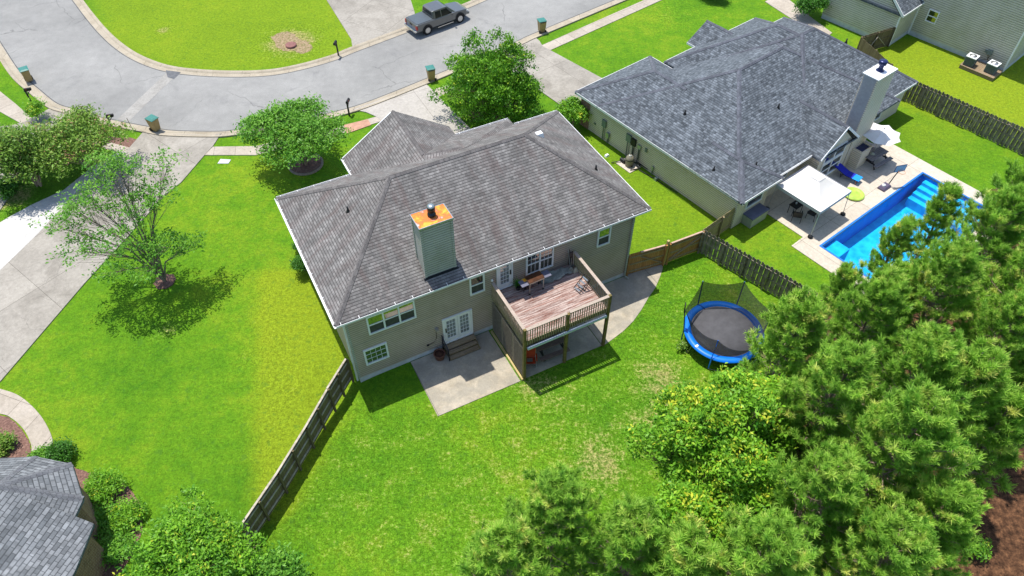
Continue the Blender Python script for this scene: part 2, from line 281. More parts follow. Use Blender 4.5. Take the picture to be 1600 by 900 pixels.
def mk_water():
    t = NT('pool_water'); n = t.noise(1.6, 5, t.obj(), 0.6, 0.6)
    tr = t.N.new('ShaderNodeBsdfTransparent'); tr.inputs[0].default_value = (0.45, 0.90, 1.0, 1)
    gl = t.N.new('ShaderNodeBsdfGlossy'); gl.inputs['Roughness'].default_value = 0.04
    bp = t.N.new('ShaderNodeBump'); bp.inputs['Strength'].default_value = 0.35; bp.inputs['Distance'].default_value = 0.08; t.L.new(n, bp.inputs['Height']); t.L.new(bp.outputs[0], gl.inputs['Normal'])
    fr = t.N.new('ShaderNodeFresnel'); fr.inputs[0].default_value = 1.33; t.L.new(bp.outputs[0], fr.inputs['Normal'])
    mx = t.N.new('ShaderNodeMixShader'); t.L.new(fr.outputs[0], mx.inputs[0]); t.L.new(tr.outputs[0], mx.inputs[1]); t.L.new(gl.outputs[0], mx.inputs[2]); t.L.new(mx.outputs[0], t.out.inputs[0]); return t.m
M['water'] = mk_water()
M['poolfloor'] = (lambda t: (t.col(t.ramp(t.math('ADD', t.math('MULTIPLY', t.noise(1.5, 4, t.obj(), 0.6, 1.2), 0.6), t.math('MULTIPLY', t.vor(2.2, t.obj()), 0.35)), [(0.3, (0.02, 0.36, 0.66)), (0.6, (0.06, 0.56, 0.80))])), t.m)[1])(NT('pool_floor_vinyl'))
M['poolwall'] = plain('pool_wall_vinyl', (0.02, 0.17, 0.56), 0.5, 0, 0.12, 2)
M['flower'] = plain('yellow_petals', (0.8, 0.5, 0.02), 0.6, 0, 0.1)

# ------------------------------------------------------------------ mesh helpers
def tag(o, label=None, cat=None, group=None, kind=None):
    if label: o['label'] = label
    if cat: o['category'] = cat
    if group: o['group'] = group
    if kind: o['kind'] = kind
    return o
def empty(name, loc=(0, 0, 0), rz=0.0, label=None, cat=None, group=None):
    o = bpy.data.objects.new(name, None); C.link(o); o.location = loc; o.rotation_euler = (0, 0, rz); o.empty_display_size = 0.3
    return tag(o, label, cat, group)
class MB:
    def __init__(s): s.v = []; s.f = []; s.sm = []
    def add(s, vs, fs, smooth=False):
        o = len(s.v); s.v += [tuple(p) for p in vs]
        for f in fs: s.f.append([i + o for i in f]); s.sm.append(smooth)
        return s
    def box(s, x0, x1, y0, y1, z0, z1):
        return s.add([(x0, y0, z0), (x1, y0, z0), (x1, y1, z0), (x0, y1, z0), (x0, y0, z1), (x1, y0, z1), (x1, y1, z1), (x0, y1, z1)],
                     [(0, 3, 2, 1), (4, 5, 6, 7), (0, 1, 5, 4), (1, 2, 6, 5), (2, 3, 7, 6), (3, 0, 4, 7)])
    def taper(s, c, b, t, z0, z1):       # tapered box: centre (x, y), bottom half sizes, top half sizes
        x, y = c
        return s.add([(x - b[0], y - b[1], z0), (x + b[0], y - b[1], z0), (x + b[0], y + b[1], z0), (x - b[0], y + b[1], z0),
                      (x - t[0], y - t[1], z1), (x + t[0], y - t[1], z1), (x + t[0], y + t[1], z1), (x - t[0], y + t[1], z1)],
                     [(0, 3, 2, 1), (4, 5, 6, 7), (0, 1, 5, 4), (1, 2, 6, 5), (2, 3, 7, 6), (3, 0, 4, 7)])
    def prism(s, pts, z0, z1):
        n = len(pts)
        if sum(pts[i][0] * pts[(i + 1) % n][1] - pts[(i + 1) % n][0] * pts[i][1] for i in range(n)) < 0: pts = pts[::-1]
        vs = [(p[0], p[1], z0) for p in pts] + [(p[0], p[1], z1) for p in pts]
        return s.add(vs, [tuple(range(n))[::-1], tuple(range(n, 2 * n))] + [(i, (i + 1) % n, n + (i + 1) % n, n + i) for i in range(n)])
    def bar(s, a, b, w, h=None, up=(0, 0, 1)):        # rectangular bar from a to b
        a, b = Vector(a), Vector(b); d = (b - a).normalized(); h = h or w; up = Vector(up)
        if abs(d.dot(up)) > 0.98: up = Vector((1, 0, 0))
        sx = d.cross(up).normalized() * w / 2; sz = sx.cross(d).normalized() * h / 2
        vs = [a - sx - sz, a + sx - sz, a + sx + sz, a - sx + sz, b - sx - sz, b + sx - sz, b + sx + sz, b - sx + sz]
        return s.add(vs, [(0, 1, 2, 3), (7, 6, 5, 4), (0, 4, 5, 1), (1, 5, 6, 2), (2, 6, 7, 3), (3, 7, 4, 0)])
    def tube(s, pts, r, n=8, r2=None, cap=True):
        pts = [Vector(p) for p in pts]; m = len(pts); rs = r if isinstance(r, (list, tuple)) else [r + (0 if r2 is None else (r2 - r) * i / (m - 1)) for i in range(m)]
        vs = []; ref = Vector((0.13, 0.21, 1)).normalized()
        for i, p in enumerate(pts):
            d = (pts[min(i + 1, m - 1)] - pts[max(i - 1, 0)]).normalized()
            rr = ref if abs(d.dot(ref)) < 0.97 else Vector((1, 0, 0)); x = d.cross(rr).normalized(); y = d.cross(x)
            for k in range(n): a = 2 * math.pi * k / n; vs.append(p + (x * math.cos(a) + y * math.sin(a)) * rs[i])
        fs = [(i * n + k, i * n + (k + 1) % n, (i + 1) * n + (k + 1) % n, (i + 1) * n + k) for i in range(m - 1) for k in range(n)]
        s.add(vs, fs, True)
        if cap: s.add([vs[k] for k in range(n)] + [vs[(m - 1) * n + k] for k in range(n)], [tuple(range(n))[::-1], tuple(range(n, 2 * n))])
        return s
    def lathe(s, prof, n=20, c=(0, 0)):
        vs = [(c[0] + r * math.cos(2 * math.pi * k / n), c[1] + r * math.sin(2 * math.pi * k / n), z) for r, z in prof for k in range(n)]
        m = len(prof); s.add(vs, [(i * n + k, i * n + (k + 1) % n, (i + 1) * n + (k + 1) % n, (i + 1) * n + k) for i in range(m - 1) for k in range(n)], True)
        s.add([vs[k] for k in range(n)] + [vs[(m - 1) * n + k] for k in range(n)], [tuple(range(n))[::-1], tuple(range(n, 2 * n))]); return s
    def build(s, name, mat, parent=None, loc=None, rz=None, bevel=0.0):
        me = bpy.data.meshes.new(name); me.from_pydata(s.v, [], s.f); me.validate()
        me.polygons.foreach_set('use_smooth', s.sm[:len(me.polygons)] if len(s.sm) >= len(me.polygons) else [False] * len(me.polygons))
        uvl = me.uv_layers.new(name='UVMap'); co = me.vertices
        for p in me.polygons:
            n = p.normal; hl = math.hypot(n.x, n.y)
            if hl < 0.02: hd = Vector((1, 0, 0)); sl = Vector((0, 1, 0))
            else:
                hd = Vector((-n.y, n.x, 0)) / hl; sl = Vector((0, 0, 1)) - n * n.z; sl.normalize()
            for li in p.loop_indices:
                c = co[me.loops[li].vertex_index].co; uvl.data[li].uv = (c.dot(hd), c.dot(sl))
        me.materials.append(mat); o = bpy.data.objects.new(name, me); C.link(o)
        if parent: o.parent = parent
        if loc is not None: o.location = loc
        if rz is not None: o.rotation_euler = (0, 0, rz)
        if bevel:
            b = o.modifiers.new('bevel', 'BEVEL'); b.width = bevel; b.segments = 2; b.limit_method = 'ANGLE'
        return o
def copy_tree(o, parent=None):
    c = o.copy(); C.link(c)
    if parent: c.parent = parent
    for ch in list(o.children): copy_tree(ch, c)
    return c
def catmull(P, n=6, closed=False):
    out = []; m = len(P); P = [Vector((p[0], p[1], 0)) for p in P]
    rng_ = range(m) if closed else range(m - 1)
    for i in rng_:
        p0 = P[(i - 1) % m] if closed else P[max(i - 1, 0)]; p1 = P[i]; p2 = P[(i + 1) % m]; p3 = P[(i + 2) % m] if closed else P[min(i + 2, m - 1)]
        for k in range(n):
            t = k / n; q = 0.5 * ((2 * p1) + (p2 - p0) * t + (2 * p0 - 5 * p1 + 4 * p2 - p3) * t * t + (3 * p1 - p0 - 3 * p2 + p3) * t ** 3); out.append(q)
    if not closed: out.append(P[-1])
    return out
def slab(name, pts, top, mat, ang=0.0, px=True, bottom=-0.08, kind='structure', jit=0.0, seed=1, label=None, cat=None):
    P = [G(*p) if px else Vector((p[0], p[1], 0)) for p in pts]; o = P[0].copy(); ca, sa = math.cos(-ang), math.sin(-ang)
    Q = [((p.x - o.x) * ca - (p.y - o.y) * sa, (p.x - o.x) * sa + (p.y - o.y) * ca) for p in P]
    if jit:
        rg = random.Random(seed); D = []
        for i, q in enumerate(Q):
            r = Q[(i + 1) % len(Q)]; L = math.hypot(r[0] - q[0], r[1] - q[1]); k = max(1, int(L / 0.3))
            for j in range(k): D.append((q[0] + (r[0] - q[0]) * j / k + rg.uniform(-jit, jit), q[1] + (r[1] - q[1]) * j / k + rg.uniform(-jit, jit)))
        Q = D
    ob = MB().prism(Q, bottom, top).build(name, mat, loc=(o.x, o.y, 0), rz=ang)
    return tag(ob, label, cat, kind=kind)
# ================================================================== SETTING
H1O = G(563, 597); H1A = R(27.42)                      # main house: origin at its rear left corner, X along the rear wall, Y towards the street
H2O = Vector((14.07, 34.205, 0)); H2A = R(38.4)        # slate-roofed neighbour
H3O = Vector((39.44, 52.99, 0)); H3A = R(41.95)        # far right neighbour
def loc2w(O, A, x, y, z=0.0): return Vector((O.x + x * math.cos(A) - y * math.sin(A), O.y + x * math.sin(A) + y * math.cos(A), z))
POOL = (3.55, 15.0, -9.2, -4.1)                         # pool rectangle in the neighbour's frame

def make_ground():
    xs = np.concatenate([[-700, -300, -140, -85], np.arange(-60, 60.01, 0.5), [85, 140, 300, 700]])
    ys = np.concatenate([[-500, -200, -80, -20, -6], np.arange(2, 80.01, 0.5), [100, 150, 300, 800]])
    X, Y = np.meshgrid(xs, ys); nx, ny = len(xs), len(ys)
    def poly_mask(px):
        P = [G(*p) for p in px]; inside = np.zeros(X.shape, bool); j = len(P) - 1
        for i in range(len(P)):
            a, b = P[i], P[j]
            cond = ((a.y > Y) != (b.y > Y)) & (X < (b.x - a.x) * (Y - a.y) / ((b.y - a.y) if abs(b.y - a.y) > 1e-9 else 1e-9) + a.x)
            inside ^= cond; j = i
        return inside.astype(float)
    def blur(m, k):
        for _ in range(k):
            m = (m + np.roll(m, 1, 0) + np.roll(m, -1, 0) + np.roll(m, 1, 1) + np.roll(m, -1, 1)) / 5
        return m
    dry = 0.15 + 0.85 * blur(poly_mask([(560, 610), (640, 640), (980, 440), (1100, 400), (1240, 480), (1200, 640), (1000, 900), (420, 920), (400, 850)]), 4)
    dry += 0.25 * blur(poly_mask([(800, 640), (1110, 590), (1100, 680), (1000, 760), (840, 760), (700, 900), (600, 900)]), 8)
    dry += 0.5 * blur(poly_mask([(400, 420), (430, 420), (470, 600), (420, 790), (402, 790)]), 2)
    def spot(u, v, r, w=1.0):
        p = G(u, v); return w * np.exp(-((X - p.x) ** 2 + (Y - p.y) ** 2) / (r * r))
    for a in [(454, 66, 2.3, 3.0), (258, 515, 1.0, 1.3), (1040, 650, 1.2, .7), (20, 308, 1.6, 2.2), (938, 725, 1.2, .9), (720, 420, 1, 0.5), (1045, 22, 3, 0.8), (840, 600, 1, 1.0), (1030, 590, 1.3, 1.0), (1310, 170, 1, .4), (256, 47, .8, 2), (380, 560, .6, .8)]: dry += spot(*a)
    yel = 1.25 * blur(poly_mask([(403, 420), (520, 430), (560, 560), (440, 820), (404, 800)]), 1)
    yel += 0.65 * blur(poly_mask([(120, -60), (560, -60), (560, 100), (300, 120), (180, 80)]), 4) + 0.95 * blur(poly_mask([(1330, 60), (1700, 60), (1700, 260), (1400, 160)]), 2)
    yel += 0.5 * blur(poly_mask([(880, 180), (1130, 340), (1000, 400), (960, 400), (900, 200)]), 3) + 0.4 * blur(poly_mask([(400, 600), (560, 610), (480, 760), (400, 870)]), 4)
    yel += spot(1450, 210, 3, .5)
    lit = blur(poly_mask([(1180, 700), (1240, 600), (1290, 480), (1420, 420), (1540, 296), (1800, 280), (2000, 1000), (1500, 1400), (700, 1400), (900, 1050), (1000, 920), (1120, 840)]), 5)
    lit += 0.7 * blur(poly_mask([(1510, 540), (1800, 500), (1900, 950), (1500, 950)]), 4)
    # gentle dip of the lawn beside the house corner
    Z = np.zeros(X.shape); c = H1O; Z -= 0.28 * np.exp(-((X - c.x + 1.2) ** 2 + (Y - c.y + 0.9) ** 2) / 2.4)
    Z[(np.abs(X) < 61) & (Y > 3) & (Y < 79)] += 0.0
    vs = np.stack([X, Y, Z], -1).reshape(-1, 3)
    ca, sa = math.cos(-H2A), math.sin(-H2A); fs = []
    for j in range(ny - 1):
        for i in range(nx - 1):
            cx, cy = (xs[i] + xs[i + 1]) / 2 - H2O.x, (ys[j] + ys[j + 1]) / 2 - H2O.y
            lx, ly = cx * ca - cy * sa, cx * sa + cy * ca
            if POOL[0] - 0.4 < lx < POOL[1] + 0.4 and POOL[2] - 0.4 < ly < POOL[3] + 0.4: continue
            a = j * nx + i; fs.append((a, a + 1, a + nx + 1, a + nx))
    me = bpy.data.meshes.new('ground'); me.from_pydata(vs.tolist(), [], fs)
    at = me.color_attributes.new('mask', 'FLOAT_COLOR', 'POINT')
    col = np.stack([dry.clip(0, 3), lit.clip(0, 1), yel.clip(0, 1), np.ones(X.shape)], -1).reshape(-1)
    at.data.foreach_set('color', col.astype(np.float32)); me.materials.append(M['grass'])
    o = bpy.data.objects.new('ground', me); C.link(o); tag(o, kind='structure'); return o
ground = make_ground()

# road
inner = [(-20, -230), (40, -120), (82, -50), (120, 0), (138, 24), (160, 50), (185, 73), (215, 92), (255, 107), (300, 114), (360, 117), (420, 115), (470, 106), (520, 92), (552, 79), (637, 47), (725, 12), (760, -3), (860, -45), (1000, -104)]
outer = [(-150, -190), (-90, -70), (-45, 5), (0, 78), (27, 118), (55, 143), (83, 165), (110, 174), (147, 186), (200, 197), (227, 202), (263, 208), (333, 210), (370, 207), (430, 198), (500, 184), (556, 170), (610, 150), (667, 127), (740, 97), (812, 67), (838, 55), (970, 0), (1080, -45), (1180, -86)]
Win = catmull([G(*p)[:2] for p in inner], 6); Wout = catmull([G(*p)[:2] for p in outer], 6)
P = [(p.x, p.y) for p in Wout] + [(p.x, p.y) for p in reversed(Win)]
tag(MB().prism(P, -0.1, 0.012).build('road', M['asphalt']), kind='structure')
def ribbon(path, prof, name, mat, **kw):      # prof: list of (offset to the left, z)
    mb = MB(); vs = []; n = len(prof)
    for i, p in enumerate(path):
        d = (path[min(i + 1, len(path) - 1)] - path[max(i - 1, 0)]).normalized(); nl = Vector((-d.y, d.x, 0))
        for o_, z in prof: q = p + nl * o_; vs.append((q.x, q.y, z))
    mb.add(vs, [(i * n + k, (i + 1) * n + k, (i + 1) * n + k + 1, i * n + k + 1) for i in range(len(path) - 1) for k in range(n - 1)])
    me_ = mb.build(name, mat); return me_
prof = [(-0.30, -0.05), (-0.30, 0.018), (0.10, 0.022), (0.22, 0.10), (0.36, 0.125), (0.44, 0.125), (0.44, -0.05)]
k1 = ribbon(Win, prof, 'kerb', M['kerb']); tag(k1, kind='structure')
k2 = ribbon(Wout, [(-a, z) for a, z in prof][::-1], 'kerb', M['kerb']); tag(k2, kind='structure')
for o_ in (k1, k2):
    bm = bmesh.new(); bm.from_mesh(o_.data); bmesh.ops.recalc_face_normals(bm, faces=bm.faces); bm.to_mesh(o_.data); bm.free()
slab('gutter_strip', [(262, 112), (276, 118), (252, 140), (200, 191), (184, 186), (236, 137)], 0.017, M['asphalt_seam'], R(40))
slab('road_patch', [(259, 110), (283, 113), (272, 124), (262, 121)], 0.021, plain('dark_asphalt_patch', (0.11, 0.115, 0.125), 0.8, 0, 0.3, 3))

for W_, sg in ((Win, -1), (Wout, 1)):
    tag(ribbon(W_, [(sg * .36 - .03, .0165), (sg * .36 + .03, .0165)][::1], 'road_seam', plain('seam_tar_%d' % sg, (.07, .07, .07), .8, 0, .5, 2)), kind='structure')
# drives and walks
slab('driveway', [(552, 172), (572, 176), (588, 183), (597, 190), (606, 205), (612, 232), (712, 232), (775, 232), (737, 204), (700, 166), (684, 151), (672, 138), (664, 130), (610, 152)], 0.065, M['drive_mid'], H1A)
slab('driveway', [(815, 69), (835, 58), (843, 65), (848, 73), (946, 126), (1010, 170), (930, 190), (880, 168), (800, 112), (770, 88), (790, 79)], 0.065, M['drive'], R(38.4))
slab('driveway', [(225, 206), (263, 210), (333, 212), (346, 209), (333, 229), (320, 243), (283, 286), (258, 305), (205, 365), (133, 443), (0, 598), (-60, 668), (-330, 620), (-60, 500), (0, 424), (60, 366), (115, 306), (195, 240)], 0.06, M['drive'], R(52))
slab('driveway', [(0, 424), (60, 366), (115, 306), (198, 238), (182, 240), (143, 263), (100, 298), (50, 321), (15, 340), (-15, 358), (-160, 450), (-60, 500)], 0.064, M['drive_new'], R(52))
slab('driveway', [(510, -60), (510, 0), (549, 62), (551, 76), (637, 46), (649, 44), (648, 20), (640, -5), (630, -90)], 0.06, M['drive'], R(62))
slab('driveway', [(83, 167), (110, 176), (128, 182), (112, 190), (60, 240), (0, 330), (-60, 330), (-60, 210), (38, 192), (60, 180)], 0.055, M['drive'], R(60))
slab('sidewalk', [(597, 190), (588, 183), (545, 195), (470, 213), (400, 229), (333, 230), (320, 243), (400, 243), (470, 226), (545, 206)], 0.05, M['walk'], R(10))
slab('sidewalk', [(-40, 105), (0, 143), (25, 163), (55, 190), (50, 203), (0, 175), (-40, 140)], 0.05, M['walk'], R(-40))
slab('sidewalk', [(142, 215), (205, 232), (240, 240), (235, 247), (200, 243), (142, 226)], 0.045, M['walk'], R(0))
slab('sidewalk', [(675, 141), (690, 137), (703, 131), (712, 138), (700, 146), (684, 152)], 0.05, M['walk'], R(38))
slab('sidewalk', [(845, 72), (860, 79), (1035, 0), (1130, -42), (1110, -50), (1010, -1)], 0.05, M['walk'], R(38.4))
slab('front_walk', [(1195, 3), (1260, 45), (1290, 60), (1300, 52), (1270, 30), (1220, -10)], 0.05, M['walk'], R(38))
def curve_px(pts, n=5): return [(p.x, p.y) for p in catmull([G(*q)[:2] for q in pts], n)]
slab('garden_walk', curve_px([(-70, 590), (0, 608), (32, 620), (60, 645), (77, 672), (83, 694), (74, 706)]) + curve_px([(50, 706), (49, 694), (38, 672), (20, 655), (0, 647), (-70, 640)]), 0.05, M['walk'], R(-20), px=False)
slab('mulch_bed', curve_px([(-70, 644), (0, 649), (20, 657), (37, 674), (47, 695), (46, 712), (30, 725)]) + [tuple(G(20, 745)[:2]), tuple(G(-70, 745)[:2])], 0.03, M['mulch'], 0, px=False, jit=0.03)
slab('mulch_bed', curve_px([(90, 715), (130, 735), (175, 745), (205, 765), (222, 800), (215, 850), (180, 900), (120, 900), (90, 800)]), 0.02, M['mulch'], 0, px=False, jit=0.04)
slab('bare_soil', curve_px([(424, 58), (440, 50), (458, 52), (468, 60), (482, 66), (486, 78), (470, 84), (456, 78), (444, 80), (430, 72)]), .008, M['dirt'], 0, px=False, jit=.12)
slab('bare_soil', curve_px([(142, 210), (180, 214), (215, 218), (212, 232), (160, 226)]), 0.012, M['mulch'], 0, px=False, jit=0.05)
slab('brick_walk', [(538, 196), (575, 187), (580, 196), (560, 203), (540, 210)], 0.056, plain('reddish_paving', (0.42, 0.24, 0.17), 0.85, 0, 0.2, 3), 0)
# patios behind the main house
def lslab(name, pts, O, A, top, mat, bottom=-0.08, ang=0.0):
    return slab(name, [tuple(loc2w(O, A, *p)[:2]) for p in pts], top, mat, A + ang, px=False, bottom=bottom)
lslab('patio', [(2.88, -0.02), (2.82, -3.88), (7.62, -3.9), (7.62, -0.02)], H1O, H1A, 0.035, M['patio'])
lslab('patio', [(7.98, -0.02), (7.98, -3.86), (12.75, -3.86), (12.75, -0.02)], H1O, H1A, 0.032, M['patio'])
arc = [(12.79, -0.02), (12.79, -3.92), (13.4, -3.8), (14.4, -3.55), (15.3, -3.2), (16.2, -2.7), (17.1, -2.1), (17.9, -1.65), (18.6, -1.1), (19.2, -0.55), (19.45, -0.2), (19.5, 0.3), (17.1, 0.35), (16.9, -0.02)]
lslab('patio', arc, H1O, H1A, 0.03, M['patio'])
# pool deck of the neighbour with the pool opening
def pool_deck():
    x0, x1, y0, y1 = POOL
    parts = [[(3.3, 1.0), (3.3, -2.86), (2.1, -2.9), (2.1, y0 - 1.3), (16.25, y0 - 1.3), (16.3, -1.0), (15.2, 0.2), (15.2, 1.2), (3.4, 1.1)]]
    mb = MB(); t, b = 0.05, -0.1
    ys = [y0 - 1.3, y0, y1]
    mb.box(2.1, 16.25, y0 - 1.3, y0, b, t).box(2.1, x0, y0, y1, b, t).box(x1, 16.28, y0, y1, b, t)
    mb.prism([(2.1, y1), (16.28, y1), (16.3, -1.0), (15.2, 0.1), (15.2, 1.25), (3.3, 1.05), (3.3, -2.86), (2.1, -2.9)], b, t)
    o = mb.build('pool_deck', M['pooldeck'], loc=H2O, rz=H2A); tag(o, kind='structure')
    p = empty('swimming_pool', H2O, H2A, 'rectangular in-ground swimming pool with bright blue liner, partly behind the pines', 'swimming pool')
    w = MB(); d = -1.7
    w.add([(x0, y0, -.02), (x1, y0, -.02), (x1, y0, d), (x0, y0, d)], [(0, 1, 2, 3)]); w.add([(x0, y1, -.02), (x1, y1, -.02), (x1, y1, d), (x0, y1, d)], [(3, 2, 1, 0)])
    w.add([(x0, y0, -.02), (x0, y1, -.02), (x0, y1, d), (x0, y0, d)], [(3, 2, 1, 0)]); w.add([(x1, y0, -.02), (x1, y1, -.02), (x1, y1, d), (x1, y0, d)], [(0, 1, 2, 3)])
    w.build('side_wall', M['poolwall'], p)
    MB().add([(x0, y0, d), (x1, y0, d), (x1, y1, d), (x0, y1, d)], [(0, 1, 2, 3)]).build('pool_floor', M['poolfloor'], p)
    st = MB()
    for k in range(4): st.box(x1 - 0.42 * (k + 1), x1 - 0.42 * k - 0.003, y0 + 0.05, y1 - 0.35, d + 0.01, -0.30 - 0.24 * k)
    st.build('entry_steps', M['poolfloor'], p)
    MB().box(x0 + 0.02, x0 + 1.6, y1 - 1.1, y1 - 0.03, d + 0.01, -0.35).build('corner_bench', M['poolfloor'], p)
    MB().box(x0 - 0.12, x0, y0 - .12, y1 + .12, 0.0, 0.07).box(x1, x1 + .12, y0 - .12, y1 + .12, 0, 0.07).box(x0, x1, y0 - .12, y0, 0, 0.07).box(x0, x1, y1, y1 + .12, 0, 0.07).build('coping', M['poolwall'], p)
    MB().add([(x0, y0, -0.12), (x1, y0, -0.12), (x1, y1, -0.12), (x0, y1, -0.12)], [(0, 1, 2, 3)]).build('water_surface', M['water'], p)
pool_deck()

# ================================================================== BUILDINGS
def cap_line(mb, a, b, n1, n2, w=0.17, t=0.03):
    """raised ridge or hip cap between a and b over planes whose downhill unit vectors are n1, n2"""
    a, b = Vector(a), Vector(b); n1, n2 = Vector(n1), Vector(n2)
    up = Vector((0, 0, t)); up2 = Vector((0, 0, t + 0.02))
    vs = [a + n1 * w + up, a + up2, a + n2 * w + up, b + n1 * w + up, b + up2, b + n2 * w + up, a + n1 * w - up, a + n2 * w - up, b + n1 * w - up, b + n2 * w - up]
    mb.add(vs, [(0, 1, 4, 3), (1, 2, 5, 4), (6, 0, 3, 8), (2, 7, 9, 5), (0, 6, 7, 2, 1), (3, 4, 5, 9, 8)])
def hip_roof(parent, mat, capmat, x0, x1, y0, y1, z, p, hips=(1, 1), axis=None, half_run=None, drop=0.16, name='roof', eave_mat=None, capw=0.16, caps=True):
    w, d = x1 - x0, y1 - y0; axis = axis or ('X' if w >= d else 'Y')
    if axis == 'X': hf = d / 2; a = (x0 + hf * hips[0] * (half_run or 1), (y0 + y1) / 2); b = (x1 - hf * hips[1] * (half_run or 1), a[1])
    else: hf = w / 2; a = ((x0 + x1) / 2, y0 + hf * hips[0] * (half_run or 1)); b = (a[0], y1 - hf * hips[1] * (half_run or 1))
    zr = z + p * hf
    E_ = [(x0, y0), (x1, y0), (x1, y1), (x0, y1)]; vs = [(*e, z) for e in E_] + [(*e, z - drop) for e in E_] + [(*a, zr), (*b, zr)]
    if axis == 'X': fs = [(0, 1, 9, 8), (2, 3, 8, 9), (3, 0, 8), (1, 2, 9)]
    else: fs = [(1, 2, 9, 8), (3, 0, 8, 9), (0, 1, 8), (2, 3, 9)]
    if not hips[0]: fs.pop(2)
    if not hips[1]: fs.pop(-1)
    fs += [(4, 7, 6, 5), (0, 4, 5, 1), (1, 5, 6, 2), (2, 6, 7, 3), (3, 7, 4, 0)]
    r = MB().add(vs, fs).build(name, mat, parent)
    if caps:
        mb = MB(); s = 1 / math.sqrt(1 + p * p); A, B = (*a, zr), (*b, zr)
        dx, dy = {'X': (0, 1), 'Y': (1, 0)}[axis]
        cap_line(mb, A, B, (dx * s, dy * s, -p * s), (-dx * s, -dy * s, -p * s), capw)
        for e, T, k in [(0, A, 0), (3 if axis == 'X' else 1, A, 0), (1 if axis == 'X' else 3, B, 1), (2, B, 1)]:
            if hips[k] > 0:
                c = E_[e]; sx = 1 if c[0] > (x0 + x1) / 2 else -1; sy = 1 if c[1] > (y0 + y1) / 2 else -1
                hd = Vector((c[0] - T[0], c[1] - T[1], 0)).normalized(); n1 = Vector((-hd.y, hd.x, -p * 0.72)).normalized(); n2 = Vector((hd.y, -hd.x, -p * 0.72)).normalized()
                cap_line(mb, (*c, z), T, n1, n2, capw)
        mb.build('ridge_cap', capmat, r)
    return r
def window(parent, face, u0, u1, z0, z1, y=0.0, sashes=1, style='double', mat_hi='glass', mat_lo='screen', grid=None, t=0.10):
    """window on a wall; face 'S': wall at local y=const facing -Y, 'W': wall at x=const facing -X (u = y)"""
    def bx(mb, a0, a1, b0, b1, d0, d1):
        if face == 'S': mb.box(a0, a1, y - d1, y - d0, b0, b1)
        else: mb.box(y - d1, y - d0, a0, a1, b0, b1)
    fr = MB(); w = t
    bx(fr, u0, u1, z1 - w, z1, 0.003, 0.08); bx(fr, u0, u1, z0, z0 + w, 0.003, 0.09)
    bx(fr, u0, u0 + w, z0 + w, z1 - w, 0.003, 0.08); bx(fr, u1 - w, u1, z0 + w, z1 - w, 0.003, 0.08)
    n = sashes; step = (u1 - u0 - w) / n
    for k in range(1, n): bx(fr, u0 + k * step, u0 + k * step + w, z0 + w, z1 - w, 0.003, 0.08)
    zm = (z0 + z1) / 2
    if style == 'double': bx(fr, u0 + w, u1 - w, zm - 0.035, zm + 0.035, 0.004, 0.06)
    f = fr.build('window', M['white'], parent)
    for k in range(n):
        a0, a1 = u0 + k * step + w, u0 + (k + 1) * step
        if style == 'double':
            hi = MB(); bx(hi, a0, a1, zm + 0.035, z1 - w, 0.0, 0.035); hi.build('pane', M[mat_hi], f)
            lo = MB(); bx(lo, a0, a1, z0 + w, zm - 0.035, 0.0, 0.02); lo.build('pane', M[mat_lo], f)
        else:
            hi = MB(); bx(hi, a0, a1, z0 + w, z1 - w, 0.0, 0.03); hi.build('pane', M[mat_hi], f)
        if grid:
            g = MB(); gx, gz = grid
            for i in range(1, gx): q = a0 + (a1 - a0) * i / gx; bx(g, q - 0.008, q + 0.008, z0 + w, z1 - w, 0.0, 0.045)
            zz0 = zm + 0.035 if (style == 'double' and mat_lo == 'screen') else z0 + w
            for i in range(1, gz): q = zz0 + (z1 - w - zz0) * i / gz; bx(g, a0, a1, q - 0.008, q + 0.008, 0.0, 0.0455)
            g.build('muntin', M['white'], f)
    return f
def door(parent, u0, u1, z0, z1, y=0.0, leaves=1, knob_side=1, grid=(3, 5)):
    f = MB(); t = 0.09
    f.box(u0, u1, y - .08, y - .003, z1 - t, z1).box(u0, u0 + t, y - .08, y - .003, z0, z1 - t).box(u1 - t, u1, y - .08, y - .003, z0, z1 - t).box(u0 + t, u1 - t, y - .10, y - .003, z0, z0 + .05)
    fo = f.build('door_frame', M['white'], parent); step = (u1 - u0 - 2 * t) / leaves
    for k in range(leaves):
        a, b = u0 + t + k * step + .008, u0 + t + (k + 1) * step - .008; L = MB(); s = 0.13
        L.box(a, a + s, y - .06, y - .004, z0 + .06, z1 - t - .01).box(b - s, b, y - .06, y - .004, z0 + .06, z1 - t - .01)
        L.box(a + s, b - s, y - .06, y - .004, z1 - t - .01 - s, z1 - t - .01).box(a + s, b - s, y - .06, y - .004, z0 + .06, z0 + .34)
        lf = L.build('door', M['white'], parent)
        MB().box(a + s, b - s, y - .03, y - .006, z0 + .34, z1 - t - .01 - s).build('pane', M['glass_blue'], lf)
        g = MB(); gx, gz = grid; za, zb = z0 + .34, z1 - t - .01 - s
        for i in range(1, gx): q = a + s + (b - a - 2 * s) * i / gx; g.box(q - .009, q + .009, y - .045, y - .008, za, zb)
        for i in range(1, gz): q = za + (zb - za) * i / gz; g.box(a + s, b - s, y - .046, y - .008, q - .009, q + .009)
        g.build('muntin', M['white'], lf)
        if k == (0 if knob_side < 0 else leaves - 1):
            q = a + .06 if knob_side < 0 else b - .06
            MB().box(q - .03, q + .03, y - .12, y - .06, z0 + .95, z0 + 1.1).box(q - .03, q + .03, y - .10, y - .06, z0 + 1.10, z0 + 1.25).build('handle', M['black'], lf)
def vent_pipe(parent, p, h=0.35, r=0.05, mat='black'):
    x, y, z = p
    MB().lathe([(r * 2.6, z - .12), (r * 2.0, z + .02), (r * 1.1, z + .1), (r, z + h), (r * .7, z + h)], 10, (x, y)).build('vent_pipe', M[mat], parent)

